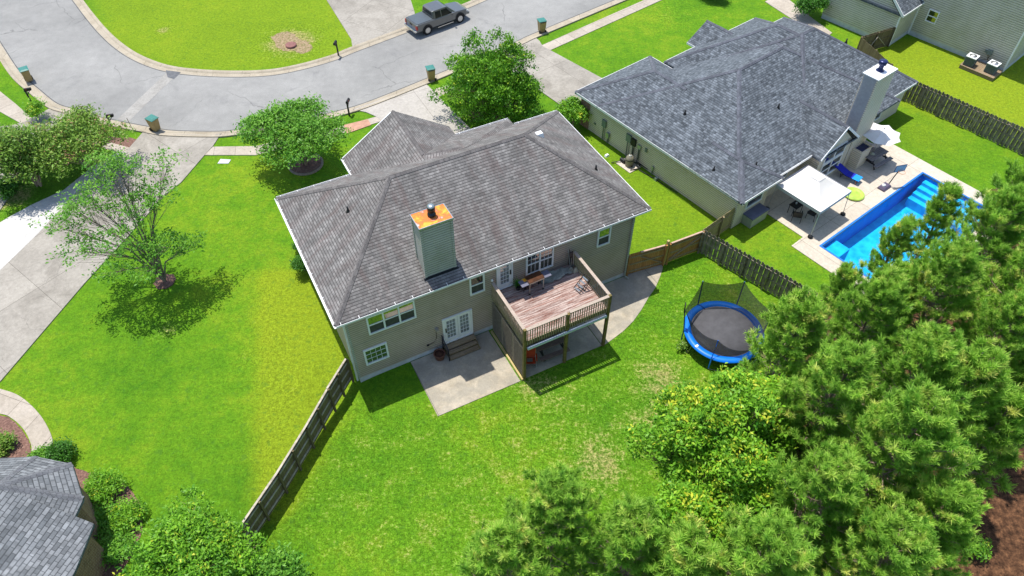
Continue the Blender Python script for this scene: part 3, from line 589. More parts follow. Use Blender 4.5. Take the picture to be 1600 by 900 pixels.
# ---------------- main house
h1 = empty('main_house', H1O, H1A, 'two-storey taupe house with weathered hip roof and rust-topped chimney in the middle', 'house')
W1, D1, EZ, PP = 16.85, 9.45, 5.45, 0.65
MB().prism([(0, 0), (W1, 0), (W1, D1), (14.0, D1), (14.0, 10.2), (10.4, 10.2), (10.4, 11.2), (4.35, 11.2), (4.35, D1), (0, D1)], 0.35, EZ - .17).build('wall', M['siding1'], h1)
MB().prism([(.03, .03), (W1 - .03, .03), (W1 - .03, D1 - .03), (14, D1 - .03), (14, 10.1), (10.3, 10.1), (10.3, 11.1), (4.4, 11.1), (4.4, D1 - .03), (.03, D1 - .03)], -0.5, 0.36).build('foundation', M['found'], h1)
for (x, y) in [(0, 0), (W1, 0)]: MB().box(x - .02 if x == 0 else x - .09, x + .09 if x == 0 else x + .02, -.02, .09, .34, EZ - .18).build('corner_trim', M['siding_ch'], h1)
MB().box(.12, 16.7, -.012, .02, 3.02, 3.045).build('belt_flashing', plain('dark_flashing_line', (0.2, 0.19, 0.17), .7), h1)  # thin proud strip along the rear wall, one even dark colour
main_roof = hip_roof(h1, M['shingle1'], M['ridge1'], -0.5, 17.55, -0.35, 9.97, EZ, PP, capw=.15)
# garage gable and stepped front hip
x0g, x1g, yf = 3.93, 10.80, 11.65; zp = EZ + (x1g - x0g) / 2 * PP; xm = (x0g + x1g) / 2
Pk = (xm, yf, zp); J = (xm, 7.05, zp - .02); J2 = (xm, 6.50, zp - .01); Tt = (9.62, 6.45, 7.76)
vs = [(x0g, yf, EZ), (x0g, 9.9, EZ), J2, J, Pk, (x1g, yf, EZ), (x1g, 10.65, EZ), (14.43, 10.65, EZ), Tt, (14.43, 9.9, EZ),
      (x0g, yf, EZ - .15), (x0g, 9.9, EZ - .15), (x1g, yf, EZ - .15), (x1g, 10.65, EZ - .15), (14.43, 10.65, EZ - .15), (14.43, 9.9, EZ - .15)]
fr = MB().add(vs, [(0, 4, 3, 2, 1), (4, 5, 6, 3), (6, 7, 8), (6, 8, 3), (7, 9, 8), (3, 8, 2), (0, 1, 11, 10), (5, 12, 13, 6), (6, 13, 14, 7), (7, 14, 15, 9), (10, 11, 15, 14, 13, 12)]).build('roof', M['shingle1'], h1)
gw = MB().add([(x0g + .3, yf - .35, EZ - .2), (x1g - .3, yf - .35, EZ - .2), (xm, yf - .35, zp - .25)], [(0, 1, 2)]).add([(x0g + .3, yf - .37, EZ - .2), (x1g - .3, yf - .37, EZ - .2), (xm, yf - .37, zp - .25)], [(2, 1, 0)]).build('gable_wall', M['siding1'], h1)
mb = MB(); s = 1 / math.sqrt(1 + PP * PP)
cap_line(mb, J, Pk, (s, 0, -PP * s), (-s, 0, -PP * s), .15); cap_line(mb, (J[0], J[1], J[2]), (Tt[0] - .15, Tt[1] + .12, Tt[2]), (0, s, -PP * s), (0, -.9, -.3), .14)
mb.build('ridge_cap', M['ridge1'], fr)
MB().add([(x0g - .02, yf + .02, EZ - .16), (xm, yf + .02, zp - .14), (xm, yf + .02, zp + .02), (x0g - .02, yf + .02, EZ + .02), (x0g - .02, yf - .03, EZ - .16), (xm, yf - .03, zp - .14), (xm, yf - .03, zp + .02), (x0g - .02, yf - .03, EZ + .02)], [(0, 1, 2, 3), (7, 6, 5, 4), (3, 2, 6, 7)]).build('rake_board', M['white'], h1)
g = MB()   # gutters: a real channel along each eave
def gutter(mb, a, b, out):
    a, b, o_ = Vector(a), Vector(b), Vector(out); z = EZ
    mb.bar(a + o_ * .105 + Vector((0, 0, -.05)), b + o_ * .105 + Vector((0, 0, -.05)), .02, .11); mb.bar(a + o_ * .055 + Vector((0, 0, -.10)), b + o_ * .055 + Vector((0, 0, -.10)), .10, .02)
    L = (b - a).length; n = int(L / 0.92); d = (b - a) / L
    for i in range(n + 1): p = a + d * (0.25 + i * (L - .5) / max(n, 1)); mb.bar(p - o_ * .06 + Vector((0, 0, .035)), p + o_ * .11 + Vector((0, 0, .015)), .022, .02)
gutter(g, (-.5, -.35, EZ), (17.55, -.35, EZ), (0, -1, 0)); g.build('gutter', M['white'], h1)
g = MB(); gutter(g, (-.5, -.45, EZ), (-.5, 10.0, EZ), (-1, 0, 0)); g.build('gutter', M['white'], h1)
for a_, b_ in [((-.5, 9.97, EZ), (3.85, 9.97, EZ)), ((14.5, 9.97, EZ), (17.55, 9.97, EZ)), ((10.8, 10.65, EZ), (14.43, 10.65, EZ))]:
    g = MB(); gutter(g, a_, b_, (0, 1, 0)); g.build('gutter', M['white'], h1)
g = MB(); gutter(g, (x0g, 10.05, EZ), (x0g, yf, EZ), (-1, 0, 0)); g.build('gutter', M['white'], h1)
MB().box(17.55, 17.58, -.35, 9.97, EZ - .16, EZ + .015).build('fascia', M['white'], h1)
MB().bar((W1 - .12, -.06, .15), (W1 - .12, -.06, EZ - .5), .07, .09).bar((W1 - .12, -.06, EZ - .5), (W1 - .12, -.34, EZ - .2), .07, .07).bar((W1 - .12, -.06, .15), (W1 - .02, -.35, .08), .08, .06).build('downspout', M['siding_ch'], h1)
MB().bar((.08, .12, .05), (.08, .12, .05 + 4.9), .02, .02).bar((-.07, .25, -.2), (-.07, .25, EZ - .5), .07, .09).bar((-.07, .25, EZ - .5), (-.45, .25, EZ - .18), .07, .07).build('downspout', M['white'], h1)
# chimney
ch = MB().box(4.42, 6.05, 0.17, 1.22, 5.2, 9.15).build('chimney', M['siding_ch'], h1)
for (x, y) in [(4.42, .17), (6.05, .17), (4.42, 1.22), (6.05, 1.22)]: MB().box(x - .03 if x < 5 else x - .09, x + .09 if x < 5 else x + .03, y - .03 if y < .7 else y - .09, y + .09 if y < .7 else y + .03, 5.25, 9.12).build('corner_trim', M['siding_ch'], ch)
MB().box(4.36, 6.11, 0.11, 1.28, 9.15, 9.20).build('chimney_cap', M['rust'], ch)
MB().box(4.355, 6.115, 0.105, 0.14, 9.10, 9.215).box(4.355, 6.115, 1.25, 1.285, 9.10, 9.215).box(4.355, 4.39, .14, 1.25, 9.10, 9.215).box(6.08, 6.115, .14, 1.25, 9.10, 9.215).build('cap_edge', M['metal_lid'], ch)
MB().lathe([(.17, 9.2), (.17, 9.24), (.21, 9.26), (.20, 9.34), (.12, 9.38), (.12, 9.48), (.19, 9.50), (.19, 9.74), (.17, 9.76)], 20, (5.27, .75)).build('flue_pipe', M['metal_dark'], ch)
MB().lathe([(.19, 9.76), (.20, 9.78), (.10, 9.84), (.02, 9.85)], 20, (5.27, .75)).build('flue_lid', M['metal_lid'], ch)
MB().add([(4.30, .10, 5.80), (6.17, .10, 5.80), (6.17, .165, 5.85), (4.30, .165, 5.85)], [(0, 1, 2, 3)]).box(4.3, 6.17, .10, .168, 5.74, 5.86).build('flashing', M['metal_dark'], ch)
def roofz(x, y): return EZ + PP * min(y + .35, 9.97 - y, x + .5, 17.55 - x)
def on_roof(mb_h, px, plane, d=0):     # intersect a survey point with a roof plane by bisection in height
    lo, hi = 5.4, 9.0
    for _ in range(40):
        z = (lo + hi) / 2; p = G(*px, z) - H1O; lx = p.x * math.cos(H1A) + p.y * math.sin(H1A); ly = -p.x * math.sin(H1A) + p.y * math.cos(H1A)
        if roofz(lx, ly) < z: hi = z
        else: lo = z
    return (lx, ly, z)
vent_pipe(h1, on_roof(0, (544, 330), 0), .3); vent_pipe(h1, on_roof(0, (931, 265), 0), .3)
vx, vy, vz = on_roof(0, (842, 211), 0)
MB().taper((vx, vy), (.25, .2), (.18, .14), vz - .1, vz + .16).build('roof_vent', M['white'], h1)
# rear openings
window(h1, 'S', 1.02, 3.58, 3.50, 4.86, sashes=3, t=.085)
window(h1, 'S', 0.52, 1.80, 1.22, 2.46, style='single', mat_hi='glass_low', grid=(4, 3), t=.09)
window(h1, 'S', 6.64, 7.50, 3.56, 4.90, t=.085)
window(h1, 'S', 9.96, 11.64, 3.45, 4.96, sashes=2, grid=(3, 2), t=.085)
window(h1, 'S', 14.43, 15.28, 3.56, 4.88, t=.085)
door(h1, 4.93, 6.68, 0.45, 2.48, leaves=2, knob_side=-1, grid=(3, 5))
door(h1, 8.20, 9.16, 3.16, 5.18, leaves=1, knob_side=1, grid=(3, 5))
MB().box(4.48, 4.66, -.16, -.003, 1.92, 2.02).box(4.5, 4.64, -.22, -.16, 1.86, 1.98).build('wall_lamp', M['silver'], h1)
MB().tube([(4.55, -.02, 1.9), (4.53, -.02, 1.2), (4.35, -.02, 0.9), (4.0, -.02, .85)], .012, 6).box(3.93, 4.05, -.05, -.003, .80, .90).build('cable', M['black'], h1)
# garage side door end facing the street
MB().box(4.9, 9.9, 11.2, 11.24, .05, 2.3).build('garage_door', M['white'], h1)

# ---------------- slate-roofed neighbour
h2 = empty('neighbour_house', H2O, H2A, 'single-storey cream house with dark slate-grey hip roof and tall chimney beside the pool', 'house')
MB().prism([(.35, .5), (3.5, .5), (3.5, 1.05), (7.5, 1.05), (7.5, -.22), (11.05, -.22), (11.05, 1.2), (20.0, 1.2), (20.0, 12.3), (18.1, 12.3), (18.1, 13.75), (8.2, 13.75), (8.2, 12.6), (7.25, 12.6), (7.25, 14.95), (.35, 14.95)], -.1, 2.56).build('wall', M['siding2'], h2)
MB().box(.325, .6, 14.05, 15.0, -.1, 2.5).box(.6, 7.3, 14.9, 15.02, -.1, 2.5).build('brick_veneer', M['brick'], h2)
S2, R2 = M['shingle2'], M['ridge2']; e2 = 2.72
hip_roof(h2, S2, R2, 0.0, 17.3, .30, 13.1, e2, .55)
hip_roof(h2, S2, R2, 7.1, 20.36, .79, 12.75, e2, .62)
hip_roof(h2, S2, R2, -.03, 7.6, 8.6, 15.35, e2, .55, hips=(0, 1), axis='Y')
hip_roof(h2, S2, R2, 7.85, 18.45, 6.95, 14.15, e2, .66, hips=(0, 1), axis='Y')
hip_roof(h2, S2, R2, 11.3, 15.2, 12.4, 15.0, e2, .6, hips=(0, 0), axis='Y')
hip_roof(h2, S2, R2, -.06, 3.91, .0, 4.4, e2 + .005, .55, hips=(1, 0), axis='Y')
hip_roof(h2, S2, R2, 7.2, 11.35, -.4, 4.6, e2, .82, hips=(0, 0), axis='Y')
MB().add([(7.5, -.22, 2.5), (11.05, -.22, 2.5), (9.275, -.22, 4.1)], [(0, 1, 2)]).add([(7.5, -.17, 2.5), (11.05, -.17, 2.5), (9.275, -.17, 4.1)], [(2, 1, 0)]).build('gable_wall', M['siding2'], h2)
MB().add([(11.7, 14.8, 2.5), (14.8, 14.8, 2.5), (13.25, 14.8, 3.6)], [(2, 1, 0)]).build('gable_wall', M['siding2'], h2)
class _Fa:
    def box(s, *a): MB().box(*a).build('fascia', M['white'], h2)
fa = _Fa(); fa.box(-.06, -.03 - .002, .3, 15.35, e2 - .17, e2 + .01); fa.box(-.03, 7.6, 15.35, 15.38, e2 - .15, e2 + .01); fa.box(7.85, 11.3, 14.15, 14.18, e2 - .15, e2 + .01); fa.box(15.2, 18.45, 14.15, 14.18, e2 - .15, e2 + .01); fa.box(18.45, 20.36, 12.75, 12.78, e2 - .15, e2 + .01)
fa.box(7.6, 7.63, 12.0, 15.35, e2 - .15, e2 + .01); fa.box(11.27, 11.3, 14.2, 15.0, e2 - .15, e2 + .01); fa.box(-.06, 3.94, -.03, -.001, e2 - .16, e2 + .01); fa.box(3.94, 7.2, .27, .298, e2 - .16, e2 + .01); fa.box(11.38, 17.3, .76, .787, e2 - .16, e2 + .01); fa.box(17.3, 20.36, .76, .787, e2 - .16, e2 + .01)
fa.box(20.36, 20.39, .79, 12.75, e2 - .15, e2 + .01)

rk = MB()
for sx in (7.2, 11.35):
    a = Vector((sx, -.43, e2 - .06)); b = Vector((9.275, -.43, e2 - .06 + .82 * 2.075)); rk.bar(a, b, .04, .16)
rk.build('rake_board', M['white'], h2)
c2 = MB().box(11.1, 13.1, -.25, .75, -.05, 7.0).build('chimney', M['siding2'], h2)
MB().box(11.03, 13.17, -.32, .82, 7.0, 7.06).build('chimney_cap', M['white'], c2)
lou = MB()
for k in range(44): z = 2.9 + k * .093; lou.add([(11.1 - .03, -.18, z), (11.1 - .03, .68, z), (11.1 - .004, .68, z + .085), (11.1 - .004, -.18, z + .085)], [(0, 3, 2, 1)])
lou.build('side_cladding', plain('grey_lap_board', (.34, .34, .35), .6, 0, .1), c2)
MB().lathe([(.26, 7.06), (.24, 7.12), (.15, 7.2), (.15, 7.42), (.25, 7.5), (.27, 7.72), (.24, 7.76), (.05, 7.78)], 18, (12.1, .3)).build('flue_pipe', M['navy'], c2)
window(h2, 'S', 1.25, 2.85, 1.2, 2.35, y=.5, sashes=1, style='single', t=.07)
window(h2, 'S', 4.85, 6.2, 1.1, 2.4, y=1.05, sashes=2, t=.07)
window(h2, 'S', 8.0, 10.3, 0.45, 1.75, y=-.22, sashes=2, t=.07, mat_lo='glass')
window(h2, 'S', 8.0, 10.3, 1.85, 2.75, y=-.22, sashes=2, style='single', t=.07)
window(h2, 'S', 13.6, 15.0, 0.2, 2.2, y=1.2, sashes=2, style='single', t=.07)
window(h2, 'S', 16.2, 17.3, .75, 1.75, y=1.2, sashes=1, t=.07)
def hpt(O, A, zfun, px, lo=2.5, hi=7.5):
    for _ in range(40):
        z = (lo + hi) / 2; p = G(*px, z) - O; lx = p.x * math.cos(A) + p.y * math.sin(A); ly = -p.x * math.sin(A) + p.y * math.cos(A)
        if zfun(lx, ly) < z: hi = z
        else: lo = z
    return (lx, ly, z)
rz2 = lambda x, y: max(e2 + .55 * min(x, 17.3 - x, y - .3, 13.1 - y), e2 + .62 * min(x - 7.1, 20.36 - x, y - .79, 12.75 - y), e2)
for px in [(1070, 178), (1115, 266), (1181, 259), (1216, 168), (1322, 66)]: vent_pipe(h2, hpt(H2O, H2A, rz2, px), .3)
# meters and pipes on the long side wall
def enclosure(name, y, z, w, h, d=.14, mat='utility', pipes=True):
    o = MB().box(.35 - d, .348, y - w / 2, y + w / 2, z - h / 2, z + h / 2).build(name, M[mat], h2)
    if pipes: MB().bar((.30, y + w * .2, 0), (.30, y + w * .2, z - h / 2), .045).bar((.30, y - w * .25, 0.1), (.30, y - w * .25, z - h / 2), .03).build('conduit', M['utility'], o)
enclosure('meter_box', 12.45, 1.45, .38, .55); enclosure('meter_box', 11.95, .75, .25, .4, .2, 'metal_lid'); enclosure('breaker_box', 10.0, 1.6, .45, .6, .12); enclosure('breaker_box', 9.5, 1.55, .38, .55, .15, 'black'); enclosure('junction_box', 8.95, 1.45, .28, .3, .1, 'metal_lid'); enclosure('junction_box', 8.35, 1.55, .18, .3, .08, 'utility', False); enclosure('outlet_box', 13.4, .9, .18, .12, .06, 'utility', False); enclosure('faucet', 7.5, .55, .12, .3, .12, 'metal_lid', True)
MB().tube([(.25, 8.9, 1.3), (.12, 8.75, .8), (.05, 8.9, .25), (-.1, 8.3, .06), (.1, 6.8, .05), (.2, 5.0, .05)], .025, 6).build('hose', M['black'], h2)

# ---------------- far right neighbour
h3 = empty('neighbour_house', H3O, H3A, 'two-storey grey-beige sided house at the top right corner with two air conditioners at its wall', 'house')
MB().box(0, 15, 0, 15, .4, 6.4).box(-3.13, 6, 8.2, 14.7, .4, 2.8).build('wall', M['siding3'], h3)
MB().box(.02, 14.9, .02, 15, -.1, .41).box(-3.11, 5, 8.22, 14.68, -.1, .41).build('foundation', M['found'], h3)
MB().add([(-3.13, 8.2, 2.7), (-3.13, 14.7, 2.7), (-3.13, 11.45, 5.3)], [(0, 2, 1)]).build('gable_wall', M['siding3'], h3)
hip_roof(h3, M['shingle2'], M['ridge2'], -3.35, 5, 7.95, 14.95, 2.95, .85, hips=(0, 0), axis='X')
hip_roof(h3, M['shingle2'], M['ridge2'], -.4, 15.4, -.4, 15.4, 6.55, .6)
rk = MB(); rk.bar((-3.38, 7.95, 2.87), (-3.38, 11.45, 2.87 + .85 * 3.5), .05, .2); rk.bar((-3.38, 14.95, 2.87), (-3.38, 11.45, 2.87 + .85 * 3.5), .05, .2); rk.bar((-3.4, 7.93, 2.86), (0, 7.93, 2.86), .06, .14); rk.build('rake_board', M['white'], h3)
for b_ in [(-3.16, -3.05, 8.17, 8.28, .1, 2.8), (-.1, -.003, 8.08, 8.19, .1, 6.3), (-.03, .08, -.03, .08, .1, 6.3)]: MB().box(*b_).build('corner_trim', M['white'], h3)
window(h3, 'W', 6.4, 7.3, 1.6, 2.66, y=0.0, t=.08, mat_lo='glass')
MB().box(-.16, -.003, 1.35, 1.75, 1.0, 1.35).box(-.1, -.003, 1.8, 1.95, 1.05, 1.25).build('disconnect_box', M['utility'], h3)
MB().tube([(-.1, 1.4, 1.0), (-.12, 1.5, .6), (-.5, 1.9, .5)], .02, 6).tube([(-.1, 1.6, 1.0), (-.15, 1.4, .6), (-.6, 1.0, .5)], .02, 6).build('line_set', M['black'], h3)

# ---------------- bottom left house
h4 = empty('neighbour_house', (-21.2, 12.5, 0), 0, 'brick house with light grey shingle roof cropped at the bottom left corner', 'house')
L4 = Vector((-21.2, 12.5, 0))
def g4(u, v, z): p = G(u, v, z) - L4; return (p.x, p.y, z)
pk = g4(-4, 759, 4.55); ze = 3.2
ring = [g4(-60, 728, ze), g4(-5, 716, ze), g4(55.5, 713, ze), g4(113, 725, ze), g4(130, 780, ze), g4(115, 811, ze)]
low = [g4(146.7, 818, ze - .25), g4(118, 890, ze - .25), g4(60, 1010, ze - .25)]
back = (-9, 2.0, 5.6); b2 = (-4.5, -6.5, 5.6)
vs = [pk] + ring; fs = [(0, i + 1, i) for i in range(1, 6)]
mb = MB().add(vs, fs); mb.add([pk, ring[4], ring[5], low[0], low[1], low[2], (-6.5, -7, 5.2)], [(0, 1, 2), (0, 2, 3), (0, 3, 4, 5, 6)][::1])
mb.add([pk, ring[0], (-12, 3, 3.2), (-12, -7, 5.2), (-6.5, -7, 5.2)], [(0, 1, 2, 3, 4)])
n0 = len(mb.v); allr = ring + low
mb.add([(x, y, z) for x, y, z in allr] + [(x, y, z - .15) for x, y, z in allr], [(i, i + 1, i + 1 + len(allr), i + len(allr)) for i in range(len(allr) - 1)])
r4 = mb.build('roof', M['shingle4'], h4)
bm = bmesh.new(); bm.from_mesh(r4.data); bmesh.ops.remove_doubles(bm, verts=bm.verts, dist=.001); bmesh.ops.recalc_face_normals(bm, faces=bm.faces)
if sum(f.normal.z * f.calc_area() for f in bm.faces) < 0: bmesh.ops.reverse_faces(bm, faces=bm.faces)
bm.to_mesh(r4.data); bm.free()
mb = MB()
for k in (2, 3, 4): 
    a = Vector(ring[k]); T = Vector(pk); hd = Vector((a.x - T.x, a.y - T.y, 0)).normalized(); cap_line(mb, a, T, Vector((-hd.y, hd.x, -.22)).normalized(), Vector((hd.y, -hd.x, -.22)).normalized(), .15)
mb.build('ridge_cap', M['ridge4'], r4)
inn = lambda p, k=.86: (pk[0] + (p[0] - pk[0]) * k, pk[1] + (p[1] - pk[1]) * k)
wl4 = [inn(p) for p in ring] + [(low[0][0] - .45, low[0][1] - .15), (low[1][0] - .4, low[1][1]), (low[2][0] - .4, low[2][1] - 1), (-12, -8), (-12, 2.5)]
MB().prism(wl4, -.1, 2.95).build('wall', M['brick'], h4)
MB().bar((low[0][0] - .06, low[0][1], ze - .38), (low[1][0] - .06, low[1][1], ze - .38), .03, .12).build('fascia', M['white'], h4)

# ================================================================== DECK
dk = empty('deck', loc2w(H1O, H1A, 7.85, -3.87), H1A, 'raised wooden deck with peeling red-brown boards and railings behind the two-storey house', 'deck')
DW, DD, DZ = 4.98, 3.82, 3.12       # local: x 0..DW, y 0..DD (wall side)
fl = MB(); nb = 27
for k in range(nb):
    y = 0.02 + k * (DD - .04) / nb; fl.box(.02, DW - .02, y, y + (DD - .04) / nb - .008, DZ - .035, DZ)
fl.build('deck_floor', M['deck'], dk)
MB().box(.03, DW - .03, .03, .07, DZ - .27, DZ - .04).box(.03, .07, .07, DD, DZ - .27, DZ - .04).box(DW - .07, DW - .03, .07, DD, DZ - .27, DZ - .04).build('rim_joist', M['post'], dk)
us = MB(); n = 40
for i in range(n):
    x = .1 + i * (DW - .2) / n; us.add([(x, .10, DZ - .36), (x + (DW - .2) / n, .10, DZ - .36), (x + (DW - .2) / n, DD, DZ - .30), (x, DD, DZ - .30)], [(0, 3, 2, 1)])
us.build('under_ceiling', plain('pale_ceiling_panel', (.45, .5, .53), .6), dk)
MB().bar((.12, -.10, DZ - .40), (DW - .12, -.10, DZ - .40), .12, .13).build('gutter', plain('pale_blue_gutter', (.50, .58, .64), .5), dk)
for x, y, zt in [(0, 0, 4.22), (DW / 2, 0, 4.10), (DW, 0, 4.22)]:
    MB().box(x - .075, x + .075, y - .075, y + .075, -.05, zt).build('post', M['post'], dk)
MB().box(-.05, .05, DD - .22, DD - .12, 3.0, 4.26).build('post', M['balus'], dk); MB().lathe([(.06, 4.26), (.075, 4.32), (.05, 4.38), (.01, 4.40)], 10, (0, DD - .17)).build('post_lamp', M['lampwhite'], dk)
MB().box(DW - .05, DW + .05, DD - .22, DD - .12, 3.0, 4.2).build('post', M['balus'], dk)
def railing(a, b, nbal, out):
    a, b, o = Vector(a), Vector(b), Vector(out); r = MB()
    r.bar(a + Vector((0, 0, 1.06)), b + Vector((0, 0, 1.06)), .17, .045)
    top = r.build('handrail', M['rail'], dk)
    bl = MB(); bl.bar(a + Vector((0, 0, .97)), b + Vector((0, 0, .97)), .04, .09); bl.bar(a + Vector((0, 0, .10)), b + Vector((0, 0, .10)), .04, .09)
    d = b - a
    for i in range(nbal):
        p = a + d * ((i + .5) / nbal) + o * .045; bl.bar(p + Vector((0, 0, -.16)), p + Vector((0, 0, 1.0)), .042, .042)
    bl.build('balusters', M['balus'], dk)
railing((.08, 0, DZ), (DW / 2 - .08, 0, DZ), 17, (0, -1, 0)); railing((DW / 2 + .08, 0, DZ), (DW - .08, 0, DZ), 17, (0, -1, 0))
railing((0, .08, DZ), (0, DD - .22, DZ), 24, (-1, 0, 0)); railing((DW, .08, DZ), (DW, DD - .22, DZ), 24, (1, 0, 0))
for i in range(3):
    y0 = .08 + i * 1.22; y1 = y0 + 1.18; lp = MB().box(-.02, .02, y0, y0 + .06, .15, 2.55).box(-.02, .02, y1 - .06, y1, .15, 2.55).box(-.02, .02, y0 + .06, y1 - .06, .15, .21).box(-.02, .02, y0 + .06, y1 - .06, 2.49, 2.55)
    lp.build('privacy_panel', M['lattice'], dk)
    sl = MB(); k = -2.4
    while k < 1.1:
        for sgn in (1, -1):
            pts = []
            ya, za, yb, zb = y0 + .06, .21, y1 - .06, 2.49
            # clip the diagonal z = za + (y - ya) + k' to the panel
            off = k * 1.0 + (0 if sgn > 0 else 0)
            f = (lambda y: za + (y - ya) - off) if sgn > 0 else (lambda y: za + (yb - y) - off)
            lo_y, hi_y = ya, yb
            ys_ = [ya + (yb - ya) * t / 24 for t in range(25)]; ok = [y for y in ys_ if za <= f(y) <= zb]
            if len(ok) > 2: sl.bar((.012 * sgn, ok[0], f(ok[0])), (.012 * sgn, ok[-1], f(ok[-1])), .012, .05, up=(1, 0, 0))
        k += .09
    sl.build('lattice', M['lattice'], lp and dk)
MB().box(-.16, -.06, -.05, 3.7, -.02, .14).build('edge_timber', M['newpost'], dk)

# things on the deck (deck floor height 3.12)
def on_deck(x, y): return loc2w(H1O, H1A, x, y, DZ)
gr = empty('flat_top_griddle', on_deck(10.05, -.84), H1A + R(2), 'wide rusty-brown flat-top griddle with side shelves standing on the deck', 'griddle')
MB().box(-.45, .45, -.26, .28, .82, .92).build('griddle_body', M['silver'], gr); MB().box(-.46, .46, -.27, .29, .921, .96).build('griddle_lid', M['griddle'], gr)
MB().box(-.88, -.47, -.24, .24, .80, .83).build('side_shelf', M['boxgrey'], gr); MB().box(.47, .92, -.24, .24, .82, .85).build('side_shelf', M['boxgrey'], gr)
for x, y in [(-.42, -.23), (.42, -.23), (-.42, .23), (.42, .23)]: MB().bar((x, y, .06), (x, y, .82), .035).build('leg', M['silver'] if y < 0 else M['black'], gr); MB().lathe([(.05, 0.0), (.06, .05), (.03, .1)], 10, (x, y)).build('caster', M['black'], gr)
bx = MB().box(-.22, .22, -.14, .14, .0, .24).taper((0, 0), (.22, .14), (.17, .10), .241, .30).build('storage_tub', M['amber'], loc=on_deck(9.62, -.68) + Vector((0, 0, .0)), rz=H1A + R(6))
bx.location.z = DZ + .55
tag(bx, 'small amber plastic tub on a stand beside the griddle', 'tub')
st_ = empty('plant_stand', on_deck(9.62, -.68), H1A, 'low dark stand under the amber tub on the deck', 'stand')
MB().box(-.2, .2, -.13, .13, .50, .545).build('top', M['black'], st_)
for x in (-.17, .17):
    for y in (-.1, .1): MB().bar((x, y, 0), (x, y, .5), .03).build('leg', M['black'], st_)
pp = empty('potted_plant', on_deck(9.28, -.45), 0, 'green leafy plant in a small black pot by the deck door', 'potted plant')
MB().lathe([(.10, 0), (.15, .24), (.16, .25), (.13, .25), (.12, .2)], 14).build('pot', M['black'], pp)
def blades(n, h, seed, spread=.5):
    mb = MB(); rg = random.Random(seed)
    for i in range(n):
        a = rg.uniform(0, 6.28); l = rg.uniform(.6, 1) * h; s = rg.uniform(.2, 1) * spread; d = Vector((math.cos(a), math.sin(a), 0)); sd = Vector((-d.y, d.x, 0)) * .022
        p0 = Vector((0, 0, .22)); p1 = p0 + d * s * l * .5 + Vector((0, 0, l * .6)); p2 = p0 + d * s * l * 1.3 + Vector((0, 0, l * .75))
        mb.add([p0 - sd * .6, p0 + sd * .6, p1 + sd, p1 - sd, p2], [(0, 1, 2, 3), (3, 2, 4)])
    return mb
blades(60, .55, 4, .9).build('foliage', plain('houseplant_green', (.05, .20, .02), .6, 0, .3), pp)
fc = empty('folding_chair', on_deck(12.4, -1.95), H1A + R(12), 'black folding chair with light slats lying against the right deck railing', 'chair')
fm = MB().bar((-.45, -.25, .08), (.30, -.25, .72), .035).bar((-.45, .22, .08), (.30, .22, .72), .035).bar((-.1, -.27, .02), (.25, -.27, .66), .03).bar((-.1, .24, .02), (.25, .24, .66), .03).bar((-.1, -.27, .02), (-.1, .24, .02), .03).bar((.3, -.25, .72), (.3, .22, .72), .04); fm.build('frame', M['black'], fc)
sm_ = MB()
for k in range(4): t = .08 + k * .24; c = Vector((-.45 + .75 * t, 0, .10 + .64 * t)); sm_.bar(c + Vector((0, -.20, .02)), c + Vector((0, .18, .02)), .07, .03, up=(-.6, 0, .75))
sm_.build('slats', M['metal_lid'], fc)
tp = MB(); rg = random.Random(5); nx_, ny_ = 16, 8
vs = [(-.95 + 1.9 * i / nx_ + rg.uniform(-.05, .05), (-.42 + .84 * j / ny_) * (1 - .45 * i / nx_) + rg.uniform(-.04, .04), .05 + .10 * rg.random() + .12 * math.exp(-((i - 12) / 3) ** 2)) for j in range(ny_ + 1) for i in range(nx_ + 1)]
tp.add(vs, [(j * (nx_ + 1) + i, j * (nx_ + 1) + i + 1, (j + 1) * (nx_ + 1) + i + 1, (j + 1) * (nx_ + 1) + i) for j in range(ny_) for i in range(nx_)], True)
tag(tp.build('tarpaulin', M['tarp'], loc=on_deck(11.55, -.55), rz=H1A + R(-4)), 'crumpled grey-green tarpaulin lying on the deck along the house wall', 'tarp')
bd = empty('broom_bundle', on_deck(12.55, -.45), H1A, 'cluster of brooms and rods leaning in the right rear deck corner', 'brooms')
for i in range(5):
    x = -.12 + .06 * i; MB().bar((x, -.25 + .05 * i, .05), (x * 1.6 + .05, .2, 1.45 - .1 * i), .03).build('rod', M['black'] if i % 2 else M['metal_lid'], bd)
MB().taper((-.1, -.2), (.16, .10), (.05, .04), .02, .35).build('broom_head', M['tarp'], bd); MB().taper((.12, -.32), (.14, .10), (.06, .04), .02, .3).build('mop_head', M['boxside'], bd)
MB().taper((.0, .1), (.12, .05), (.10, .04), .3, 1.2).build('folded_umbrella', plain('dark_folded_cloth', (.08, .06, .055), .8, 0, .3), bd)

# steps, pot
stp = empty('porch_steps', loc2w(H1O, H1A, 5.75, 0), H1A, 'weathered three-tread wooden steps with a dark handrail below the french doors', 'steps')
for k in range(3):
    MB().box(-.92, .92, -.46 - k * .27, -.10 - k * .27 if k == 0 else -.19 - k * .27, .40 - k * .13 - .035, .40 - k * .13).build('tread', M['step'], stp)
MB().box(-.90, -.86, -.98, -.1, .03, .18).box(-.90, -.86, -.70, -.1, .18, .30).box(.86, .90, -.98, -.1, .03, .18).box(.86, .90, -.70, -.1, .18, .30).box(-.86, .86, -.97, -.95, .035, .10).box(-.86, .86, -.70, -.68, .14, .235).build('stringer', M['post'], stp)
hr = MB()
for y, z in [(-.12, .4), (-.95, .05)]: hr.bar((-.95, y, z - .3 if z > .2 else z), (-.95, y, z + .92), .045)
hr.bar((-.95, -.10, 1.32), (-.95, -.97, .97), .05); hr.bar((-.95, -.10, .75), (-.95, -.97, .38), .03)
